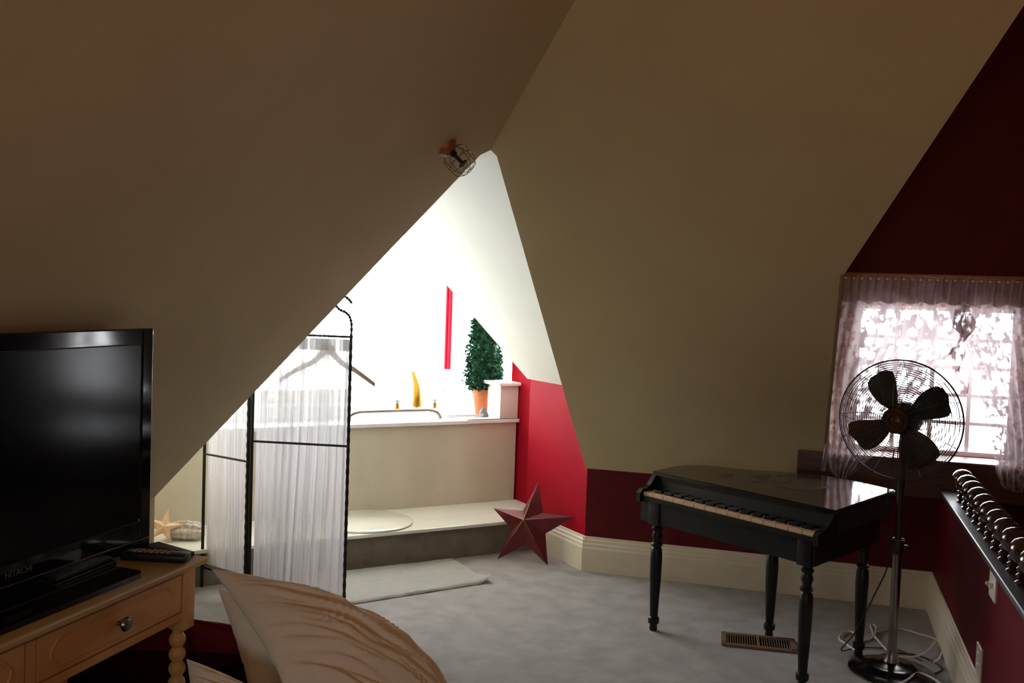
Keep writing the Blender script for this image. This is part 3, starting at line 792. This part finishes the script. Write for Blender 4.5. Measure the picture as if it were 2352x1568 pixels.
bm = BM(); tb(.004, TW-.004, -.001, .003, .028, .0305); o = tvb('bezel_strip', bm, M_STEEL); o['label'] = 'thin grey line along the lower bezel'
# stand
bm = BM(); tb(TW/2-.10, TW/2+.10, -.07, -.03, -.02, .08, .006)
stc = TM @ Vector((TW/2, -ysg*.03, -.013))
tvb('stand_neck', bm, M_TVB)
bm = BM()
zt = DT - tO.z
pts = [(.22, .14), (.24, .155), (TW-.24, .155), (TW-.22, .14), (TW-.20, -.10), (TW-.24, -.13), (.24, -.13), (.20, -.10)]
poly(bm, [TM @ Vector((x, ysg*y, zt)) for x, y in pts], (0, 0, .014)); tvb('stand_base', bm, M_TVB)
# maker's lettering on the lower bezel
cu_ = bpy.data.curves.new('lettering', 'FONT'); cu_.body = 'HITACHI'; cu_.size = .022; cu_.extrude = .0004; cu_.align_x = 'CENTER'; cu_.align_y = 'CENTER'
tmp = bpy.data.objects.new('lettering_tmp', cu_); COL.objects.link(tmp)
dg = bpy.context.evaluated_depsgraph_get(); me = bpy.data.meshes.new_from_object(tmp.evaluated_get(dg))
bpy.data.objects.remove(tmp); me.materials.clear(); me.materials.append(M_LOGO)
lg = bpy.data.objects.new('lettering', me); COL.objects.link(lg)
LM = basis(TM @ Vector((TW*.47, ysg*.0012, .055)), -tvx, y=(0, 0, 1))
me.transform(LM); lg.parent = tv; lg.matrix_parent_inverse = Matrix.Translation(-Vector(tv.location)); lg['label'] = 'small grey maker lettering'

# remotes
def remote(name, label, loc, rz, L, Wd, Hh, btn=True, shape=0):
    r = thing(name, label, 'remote', loc, rz, None)
    bm = BM(); box(bm, (0, 0, Hh/2), (L, Wd, Hh), bevel=Hh*.32)
    for v in bm.verts:
        v.co.y *= 1-.16*cos(v.co.x/L*pi*1.6)*shape
    link('casing', bm, M_BLACKS, r, True)
    if btn:
        for i in range(7):
            for j in range(3):
                bm = BM(); box(bm, (-L*.30+i*L*.085, (j-1)*Wd*.24, Hh+.001), (L*.05, Wd*.15, .003)); link('button', bm, M_BUTTON, r)
    return r
pr = on_z(358, 1276, DT+.012)
remote('remote_control', 'black remote control with beige buttons on the dresser corner', (pr.x, pr.y, DT), radians(12), .19, .048, .024, True, 1)
pr = on_z(392, 1262, DT+.01)
remote('remote_control', 'flat black remote lying behind the buttoned remote', (pr.x-.01, pr.y, DT), radians(-18), .17, .062, .014, False)
pr = on_z(215, 1320, DT+.01)
# black set-top case lying in front of the TV stand
bxm = thing('media_case', 'flat black plastic case in front of the television stand', 'case', (pr.x-.075, pr.y+.0, DT), radians(2))
bm = BM(); box(bm, (0, 0, .024), (.10, .22, .010), bevel=.002); box(bm, (0, 0, .0085), (.11, .24, .015), bevel=.002); link('casing', bm, M_BLACKS, bxm)

# ------------------------------------------------------------------ foreground bed, trunk and pillows
bed = thing('bed_bench', 'low bed end covered with a dark blanket under the pile of pillows', 'bed', (-.75, 1.55, 0))
bM = Matrix.Translation((-.98, 1.62, 0)) @ Matrix.Rotation(radians(16), 4, 'Z')
bm = BM(); box(bm, (0, 0, .10), (1.25, 1.30, .14), bM); kid('bed_frame', bm, M_DWOOD, bed)
bm = BM(); box(bm, (0, 0, .25), (1.30, 1.36, .16), bM, bevel=.04); kid('mattress', bm, M_DARKCL, bed, True)
for sx in (-1, 1):
    for sy_ in (-1, 1):
        bm = BM(); box(bm, (sx*.55, sy_*.58, .015), (.06, .06, .03), bM); kid('leg', bm, M_DWOOD, bed)
tr = thing('storage_trunk', 'dark trunk half hidden in shadow behind the dresser leg', 'trunk', (-1.85, 2.86, 0))
bM2 = Matrix.Translation((-2.02, 2.74, 0)) @ Matrix.Rotation(radians(3), 4, 'Z')
bm = BM(); box(bm, (0, 0, .105), (.56, .44, .21), bM2, bevel=.01); kid('trunk_body', bm, M_DARKCL, tr)
bm = BM(); box(bm, (0, 0, .23), (.58, .46, .04), bM2, bevel=.012); kid('trunk_lid', bm, M_DARKCL, tr)

def pillow(name, label, FL, FR, NL, NR, T, m, seed, bend=.0, bendy=0.0, wr=.012, nu=120, nv=90, dirn=1.0):
    """soft pillow spanned by its four corners (far-left, far-right, near-left, near-right)"""
    bm = BM(); off = seed*13.7
    nrm = ((FR-FL)+(NR-NL)).cross((FL-NL)+(FR-NR)).normalized(); cen_ = (FL+FR+NL+NR)/4
    def surf(side):
        def f(u, v):
            s = 2*u-1; t = 2*v-1
            s = sin(s*pi/2)*.35+s*.65; t = sin(t*pi/2)*.35+t*.65
            a = s*(1-.05*(1-t*t)*abs(s)); b = t*(1-.07*(1-s*s)*abs(t))
            p = NL.lerp(NR, (a+1)/2).lerp(FL.lerp(FR, (a+1)/2), (b+1)/2)
            th_ = T/2*(max(0, 1-abs(s)**2.6)*max(0, 1-abs(t)**2.6))**.5
            q = noise.noise(Vector((s*.8+off, t*4.0+1.6*s*dirn+off, .3)))
            q2 = noise.noise(Vector((s*1.8+off, t*9+3.0*s*dirn+off, 2.3)))
            w = wr*(.8*max(-.6, 1.0-3.0*abs(q))+.6*(1-abs(q2)*3.2))*(.35+.65*(1-abs(s)**4))*min(1, (1-abs(t))*3+.05)
            z = side*(th_+w*(1 if side > 0 else .3)*min(1, th_/(T*.15)))
            z += bend*(1-s*s)+bendy*(1-t*t)
            return p + nrm*z
        return f
    grid(bm, surf(1), nu, nv); grid(bm, surf(-1), nu, nv)
    bmesh.ops.remove_doubles(bm, verts=bm.verts[:], dist=.0006)
    o = link(name, bm, m, None, True, angle=80)
    return tag(o, label, 'pillow' if 'cushion' not in name else 'cushion')
def pc(x, y, d): return at_depth(x, y, d)
pillow('pillow', 'large creased cream pillow on top of the pile, its corner pointing left', pc(484, 1306, 2.62), pc(1000, 1580, 2.80), pc(690, 1660, 2.34), pc(1060, 1800, 2.52), .17, M_LINEN, 1, bend=.058, bendy=.028, wr=.017, dirn=1)
pillow('pillow', 'cream pillow squeezed under the top pillow, its corner beside the red cushion', pc(500, 1350, 2.80), pc(860, 1600, 2.90), pc(590, 1700, 2.46), pc(950, 1800, 2.56), .15, M_LINEN, 2, bend=.035, bendy=.02, wr=.017, dirn=.7)
pillow('pillow', 'cream pillow at the bottom front of the pile, before the dresser leg', pc(428, 1512, 2.44), pc(650, 1620, 2.42), pc(452, 1790, 2.26), pc(680, 1850, 2.24), .10, M_LINEN, 3, bend=.03, bendy=.02, wr=.012)
pillow('pillow', 'pale cream pillow edge showing behind the right end of the top pillow', pc(810, 1430, 2.90), pc(1004, 1545, 2.86), pc(760, 1650, 2.78), pc(1000, 1700, 2.72), .08, M_LINEN, 4, bend=.01, wr=.006)
pillow('cushion', 'dark red velvet cushion on the trunk between dresser leg and pillows', pc(270, 1435, 3.12), pc(588, 1446, 2.80), pc(250, 1490, 2.98), pc(560, 1500, 2.80), .11, M_REDCL, 5, bend=.02, bendy=.005, wr=.005)

# ------------------------------------------------------------------ toy grand piano
ZT, ZKEY = .72, .628
pO = Vector((-.615, 4.365, 0)); pa = Vector((.82, -.572, 0)).normalized(); pb = Vector((-pa.y, pa.x, 0))
PM = basis(pO, pa, z=(0, 0, 1))
def P(a_, d_, z): return PM @ Vector((a_, d_, z))
pi_ = thing('toy_grand_piano', 'small black toy grand piano on turned legs under the window', 'piano', P(.46, .3, 0))
def top_xy(x, y):
    q = on_z(x, y, ZT)-pO; return (q.dot(pa), q.dot(pb))
PL = .930
out = [(-.005, .09), (-.005, .25)]
curve = [(-.025, .20), (-.040, .30), (-.015, .40), (.055, .465), (.165, .515), (.260, .585), (.360, .675), (.50, .735), (.665, .745)]
cs = [(p.x, p.y) for p in spline([Vector((a_, b_, 0)) for a_, b_ in curve], 6)]
out = [(-.010, .09)]+cs+[(.846, .712), (.948, .092)]
bm = BM(); poly(bm, [P(a_, d_, ZT-.018) for a_, d_ in out], (0, 0, .018))
bmesh.ops.bevel(bm, geom=[e for e in bm.edges if abs(e.verts[0].co.z-e.verts[1].co.z) < 1e-5], offset=.004, segments=2, affect='EDGES')
kid('lid', bm, M_BLACKP, pi_)
inset = [(a_+(.012 if a_ < .45 else -.012), d_-.014 if d_ > .3 else d_+.012) for a_, d_ in out]
bm = BM(); poly(bm, [P(a_, d_, .615) for a_, d_ in inset], (0, 0, ZT-.018-.615)); kid('case', bm, M_BLACKS, pi_)
case2 = [(a_+(.03 if a_ < .45 else -.03), (d_-.04 if d_ > .3 else .02)) for a_, d_ in out]
case2 = [(.02, .02)]+[(a_, d_) for a_, d_ in case2[1:-2]]+[(.835, .62), (.91, .02)]
bm = BM(); poly(bm, [P(a_, d_, .50) for a_, d_ in case2], (0, 0, .115)); kid('apron', bm, M_BLACKS, pi_)
bm = BM(); poly(bm, [P(0, 0, .598), P(PL, 0, .598), P(PL, .11, .598), P(0, .11, .598)], (0, 0, .020)); kid('key_bed', bm, M_BLACKS, pi_)
# cheeks with a scrolled profile
for a0 in (-.012, PL-.012):
    bm = BM()
    prof = [(-.012, .590), (.12, .590), (.12, .705), (.095, .705), (.075, .685), (.055, .660), (.03, .648), (.005, .645), (-.012, .630)]
    poly(bm, [P(a0, d_, z) for d_, z in prof], pa*.024); kid('cheek', bm, M_BLACKS, pi_)
bm = BM(); poly(bm, [P(.012, .095, .615), P(PL-.012, .095, .615), P(PL-.012, .105, .703), P(.012, .105, .703)], pb*.01); kid('fallboard', bm, M_BLACKS, pi_)
nk = 15; kw = (PL-.03)/nk
for i in range(nk):
    bm = BM(); box(bm, (.015+kw*(i+.5), .052, .6265), (kw-.0022, .092, .017), PM, bevel=.0015); kid('white_key', bm, M_IVORY, pi_)
for i in range(1, nk):
    bm = BM(); box(bm, (.015+kw*i, .066, .640), (kw*.74, .060, .014), PM, bevel=.002); kid('black_key', bm, M_BLACKP, pi_)
def piano_leg():
    r = .026
    p = [(0, 0), (r*.62, 0), (r*.70, .012), (r*.62, .030), (r*.95, .036), (r*1.0, .050), (r*.95, .060), (r*.66, .066), (r*.70, .075)]
    p += [(r*.78, .12), (r*1.0, .25), (r*1.06, .33), (r*.98, .375), (r*.70, .388), (r*1.0, .394), (r*1.02, .402), (r*.70, .409)]
    p += [(r*.66, .415), (r*.92, .44), (r*.66, .462), (r*.95, .468), (r*.95, .476), (r*.7, .482), (r*.9, .490), (r*.9, .498), (0, .498)]
    return p
for a_, d_ in ((.075, .045), (.865, .045), (.800, .56), (.43, .43)):
    bm = BM(); c = P(a_, d_, 0); lathe(bm, piano_leg(), 24, Matrix.Translation(c))
    box(bm, (a_, d_, .545), (.064, .064, .105), PM, bevel=.003)
    kid('leg', bm, M_BLACKS, pi_, True, 35)
# dull red and grey patches laid flat on the lid
def lid_pt(x, y): q = on_z(x, y, ZT+.0006); return q
for cx_, cy_, rx, ry in ((1668, 1091, 16, 5), (1748, 1094, 22, 5), (1795, 1103, 22, 6), (1745, 1104, 18, 3)):
    bm = BM(); poly(bm, [lid_pt(cx_+rx*cos(2*pi*k/18)*(1+.15*sin(5*k)), cy_+ry*sin(2*pi*k/18)*(1+.15*cos(3*k))) for k in range(18)]); kid('red_lid_patch', bm, M_LIDRED, pi_)
bm = BM(); poly(bm, [lid_pt(*q) for q in ((1785, 1114), (1850, 1122), (1905, 1115), (1908, 1119), (1850, 1127), (1790, 1118))]); kid('grey_lid_patch', bm, M_LIDGREY, pi_)
bm = BM(); poly(bm, [lid_pt(*q) for q in ((1783, 1091), (1815, 1088), (1835, 1094), (1825, 1096), (1812, 1091), (1786, 1093))]); kid('grey_lid_patch', bm, M_LIDGREY, pi_)

# ------------------------------------------------------------------ floor register
rg = thing('floor_register', 'beige metal floor vent register in the carpet under the piano', 'vent', (-.06, 4.365, 0), radians(4))
bm = BM()
for x, y, sx, sy_ in ((0, .072, .32, .022), (0, -.072, .32, .022), (-.15, 0, .024, .15), (.15, 0, .024, .15), (0, 0, .012, .13)): box(bm, (x, y, .006), (sx, sy_, .010), bevel=.002)
link('frame', bm, M_REG, rg)
bm = BM(); box(bm, (0, 0, .002), (.30, .13, .002)); link('duct_shade_sheet', bm, M_VOID, rg)  # black sheet, the shade inside the duct put into its colour
for i in range(26):
    x = -.132+i*.0106
    if abs(x) < .009: continue
    bm = BM(); box(bm, (x, 0, .006), (.0028, .122, .007)); link('louver', bm, M_REG, rg)

# ------------------------------------------------------------------ pedestal fan
fb = Vector((.480, 4.215, 0)); fh = 1.066
fan = thing('pedestal_fan', 'dark metal pedestal fan with four blades standing before the window', 'fan', fb)
bm = BM(); lathe(bm, [(0, 0), (.165, 0), (.172, .006), (.170, .012), (.150, .020), (.120, .026), (.115, .032), (.085, .038), (.050, .042), (.030, .050), (0, .050)], 48); link('base', bm, mat('dark_polished_base', (.05, .045, .045), .18, metal=.9, var=.1), fan, True)
bm = BM(); lathe(bm, [(0, .045), (.034, .045), (.026, .065), (.021, .085), (.020, .098), (0, .098)], 24); link('base_collar', bm, M_STEEL, fan, True)
bm = BM(); lathe(bm, [(0, .09), (.0185, .09), (.0185, .52), (0, .52)], 20); link('lower_pole', bm, M_STEEL, fan, True)
bm = BM(); lathe(bm, [(0, .50), (.023, .50), (.024, .51), (.024, .555), (.021, .565), (0, .565)], 20)
box(bm, (.030, -.005, .535), (.016, .012, .012), bevel=.002); link('height_collar', bm, M_BLADE, fan, True)
bm = BM(); tube(bm, [(-.012, -.02, .565), (-.022, -.035, .566)], .005, 8); tube(bm, [(.012, -.02, .565), (.024, -.03, .566)], .005, 8); link('clamp_screw', bm, M_CHROME, fan, True)
bm = BM(); lathe(bm, [(0, .55), (.0145, .55), (.0145, .93), (.018, .935), (.018, .97), (0, .97)], 20); link('upper_pole', bm, M_BLADE, fan, True)
face = (Matrix.Rotation(radians(-15), 3, 'Z') @ (CAM-Vector((fb.x, fb.y, fh)))); face.z = .05; face.normalize()
hub = Vector((-.030, -.10, fh))
FMx = align_z(hub, face)
# make local y point upwards
zax = face; yax = (Vector((0, 0, 1))-zax*zax.z).normalized(); xax = yax.cross(zax)
for i in range(3): FMx[i][0] = xax[i]; FMx[i][1] = yax[i]; FMx[i][2] = zax[i]
bm = BM(); lathe(bm, [(0, -.155), (.035, -.150), (.060, -.130), (.068, -.090), (.066, -.045), (.050, -.030), (0, -.030)], 32, FMx); link('motor_housing', bm, M_BLADE, fan, True)
bm = BM(); tube(bm, [hub+face*-.09+Vector((0, 0, -.02)), Vector((0, 0, .95))], .016, 12); link('tilt_neck', bm, M_BLADE, fan, True)
CR = .238
cg = BM()
def ring(r, z): tube(cg, [FMx @ Vector((r*cos(2*pi*k/64), r*sin(2*pi*k/64), z)) for k in range(64)], .0012, 4, closed=True)
for i in range(22):
    t = i/21; r = .062+(CR-.062)*t; ring(r, .060-.052*t**2.2)
    if i % 1 == 0: ring(r, -.055+.05*t**2.5)
for k in range(16):
    a = 2*pi*k/16
    pts = [FMx @ Vector((r*cos(a+.25*(1-r/CR)), r*sin(a+.25*(1-r/CR)), .0615-.052*((r-.055)/(CR-.055))**2.2)) for r in [.055+(CR-.055)*j/10 for j in range(11)]]
    tube(cg, pts, .0012, 4)
    pts = [FMx @ Vector((r*cos(a-.2*(1-r/CR)), r*sin(a-.2*(1-r/CR)), -.0565+.05*((r-.05)/(CR-.05))**2.5)) for r in [.05+(CR-.05)*j/10 for j in range(11)]]
    tube(cg, pts, .0012, 4)
link('wire_cage', cg, mat('dark_cage_wire', (.10, .09, .09), .35, metal=.8, var=.1), fan, True)
bm = BM(); tube(bm, [FMx @ Vector(((CR+.002)*cos(2*pi*k/72), (CR+.002)*sin(2*pi*k/72), .002)) for k in range(72)], .0032, 8, closed=True); link('cage_rim', bm, M_BLADE, fan, True)
for z0_ in (0,):
    bm = BM(); lathe(bm, [(0, .058), (.050, .058), (.052, .063), (.050, .068), (.042, .068), (.040, .065), (.034, .065), (.032, .070), (.024, .070), (.022, .067), (.014, .067), (.010, .070), (0, .071)], 40, FMx); link('hub_badge', bm, M_COPPER, fan, True)
bm = BM(); lathe(bm, [(0, -.03), (.045, -.03), (.045, .02), (.038, .03), (0, .03)], 28, FMx); link('blade_hub', bm, M_BLADE, fan, True)
for ang in (116, 28, -58, 206):
    bm = BM(); NA, NB = 16, 8
    th0 = radians(ang)
    def bl(u, v, ang=th0):
        r = .035+.170*u; w_ = .024+.078*sin(min(1, u*1.08)*pi*.60)**1.1
        if u > .86: w_ *= sqrt(max(.02, 1-((u-.86)/.14)**2*.92))
        y = (v-.5)*2*w_*.62; z = -.02*(v-.5)*2*(.6+.6*u)
        p = Vector((r, y+.010*sin(u*3), z))
        return FMx @ (Matrix.Rotation(ang, 3, 'Z') @ p)
    grid(bm, bl, NA, NB); bmesh.ops.solidify(bm, geom=bm.faces[:], thickness=.002); link('blade', bm, M_BLADE, fan, True)
# fan's black power cord
bm = BM(); tube(bm, spline([Vector((-.03, .03, .93)), Vector((-.045, .04, .75)), Vector((-.04, .03, .60)), Vector((-.03, .03, .45)), Vector((-.075, .06, .30)), Vector((-.14, .10, .12)), Vector((-.19, .14, .02)), Vector((-.10, .25, .006)), Vector((.05, .28, .006)), Vector((.14, .18, .006))], 8), .003, 6); link('power_cord', bm, M_BCORD, fan, True)

# white extension cords on the carpet
def flcord(label, px, r=.0045, m=M_WCORD, z=.006):
    pts = [on_z(x, y, z) for x, y in px]
    bm = BM(); tube(bm, spline(pts, 6), r, 8); return tag(link('extension_cord', bm, m, None, True), label, 'cord', None)
flcord('white extension cord curving along the baseboard behind the fan pole', [(1975, 1478), (2010, 1452), (2060, 1443), (2110, 1455), (2150, 1468), (2165, 1485), (2158, 1510), (2145, 1520)])
flcord('white cord running from the fan base to the half wall', [(2010, 1462), (2040, 1495), (2070, 1510), (2110, 1505), (2135, 1490), (2148, 1472)], z=.014)
flcord('looped white cord bunched around the back right piano leg', [(1990, 1510), (1945, 1480), (1927, 1465), (1940, 1450), (1960, 1452), (1985, 1470), (2005, 1460), (2000, 1435), (2012, 1440), (2008, 1465)], z=.008)
flcord('black cord lying behind the fan base', [(1985, 1514), (2030, 1502), (2080, 1500), (2130, 1512), (2165, 1535), (2140, 1548), (2110, 1550)], r=.0035, m=M_BCORD, z=.004)
flcord('white cord lying over the fan base at the bottom edge', [(2180, 1590), (2150, 1562), (2110, 1545), (2085, 1560), (2050, 1580)], z=.03)

# ------------------------------------------------------------------ half wall: bobbin spindles, switch plate, outlet
def spindle_bm():
    bm = BM()
    lathe(bm, [(0, 0), (.020, 0), (.022, .006), (.014, .012), (.019, .020), (.020, .027), (.012, .034), (.018, .042), (.019, .048), (.011, .056), (.013, .062),
               (.027, .068), (.039, .082), (.0435, .101), (.040, .120), (.028, .134), (.012, .141), (0, .143)], 28)
    for v in bm.verts: v.co *= 1.05
    return bm
sp0 = link('turned_spindle', spindle_bm(), mat('dark_polished_mahogany', (.040, .014, .010), .14, var=.15, coat=.5), None, True)
ords = ['farthest from the camera', 'second from the far end', 'third from the far end', 'fourth from the far end', 'fifth from the far end', 'sixth from the far end', 'seventh from the far end', 'eighth from the far end', 'ninth from the far end', 'tenth from the far end', 'eleventh from the far end', 'twelfth from the far end', 'thirteenth from the far end', 'fourteenth from the far end']
s0, ds = .52, .150
for i in range(14):
    o = sp0 if i == 0 else sp0.copy()
    if i: COL.objects.link(o)
    o.location = HM @ Vector((s0+i*ds, sy*.042, .652))
    tag(o, 'dark ball topped turned spindle on the half wall, '+ords[i], 'spindle', 'ball topped spindles on the half wall')
YW = -.004*sy
def plate(name, label, x, z, w_, h_, cat):
    t = thing(name, label, cat, HM @ Vector((x, 0, z))); bm = BM()
    box(bm, (x, -sy*.004, z), (w_, .008, h_), HM, bevel=.002); kid('cover_plate', bm, M_PLATE, t)
    return t
t = plate('light_switch', 'ivory toggle light switch plate on the red half wall', 1.655, .585, .115, .098, 'switch')
bm = BM(); box(bm, (1.655, -sy*.012, .585), (.030, .012, .020), HM); kid('switch_base', bm, M_PLATE, t)
bm = BM(); tube(bm, [HM @ Vector((1.655, -sy*.010, .585)), HM @ Vector((1.655, -sy*.028, .590))], .006, 8); kid('toggle', bm, M_PLATE, t)
t = plate('power_outlet', 'ivory power outlet plate low on the red half wall', 1.47, .255, .10, .115, 'outlet')
for zz in (.235, .275):
    bm = BM(); box(bm, (1.47, -sy*.009, zz), (.030, .004, .026), HM, bevel=.001); kid('socket', bm, M_PLATE, t)

# ------------------------------------------------------------------ lace curtains of the dormer window
rod = bpy.data.objects.new
cu1 = thing('lace_curtain', 'white lace curtain panel on the left of the dormer window, behind the fan', 'curtain', (.4, YB-.07, .7))
def lacef(side):
    def f(u, v):
        z = 1.655-v*(1.655-.690)
        if side < 0:
            xo = .262-.058*v-.012*sin(v*5); xi = .80+.02*sin(v*6) if v < .35 else .80-.43*((v-.35)/.65)**.85
            if v > .9: xo += .03*((v-.9)/.1)**2; xi -= .03*((v-.9)/.1)
        else:
            xo = 1.19+.02*sin(v*4); xi = .80-.02*sin(v*6) if v < .25 else .80+.19*((v-.25)/.75)**.6
            if v > .93: xo -= .04*((v-.93)/.07); xi += .02*((v-.93)/.07)
        x = xo+(xi-xo)*u
        y = YB-.075+.016*sin(u*46+2*sin(v*3))*(1-.3*v)+.006*sin(v*9+u*4)-.165*(lambda q: q*q*(3-2*q))(min(1, max(0, (v-.45)/.40)))
        z -= .02*sin(u*pi)*max(0, v-.8)*5
        return Vector((x, y, z))
    return f
bm = BM(); grid(bm, lacef(-1), 110, 60); kid('lace_panel', bm, M_LACE, cu1, True)
cu2 = thing('lace_curtain', 'white lace curtain panel on the right of the dormer window', 'curtain', (1.05, YB-.07, .7))
bm = BM(); grid(bm, lacef(1), 90, 60); kid('lace_panel', bm, M_LACE, cu2, True)
cu3 = thing('lace_valance', 'gathered white lace valance across the top of the dormer window', 'valance', (.72, YB-.09, 1.6))
bm = BM(); grid(bm, lambda u, v: Vector((.262+.93*u, YB-.10+.014*sin(u*150+sin(v*2)), 1.668-.125*v-.006*sin(u*60))), 260, 8); kid('lace_band', bm, M_LACEV, cu3, True)
bm = BM(); tube(bm, [(.245, YB-.088, 1.660), (1.195, YB-.088, 1.660)], .006, 8); kid('curtain_rod', bm, M_WPAINT, cu3, True)
bm = BM(); grid(bm, lambda u, v: Vector((.795+.055*u+.02*sin(v*7)+.012*sin(v*19+u*3), YB-.085+.012*sin(u*16+v*9), 1.56-.44*v-.02*sin(u*3.1))), 24, 40); kid('ruffle', bm, M_LACEV, cu1, True)
bm = BM(); grid(bm, lambda u, v: Vector((.225+.022*u+.006*sin(v*9)-.035*v, YB-.082-.17*(lambda q: q*q*(3-2*q))(min(1, max(0, (v-.42)/.40)))+.008*sin(u*9+v*30), 1.60-.90*v)), 8, 60); kid('ruffle', bm, M_LACEV, cu1, True)
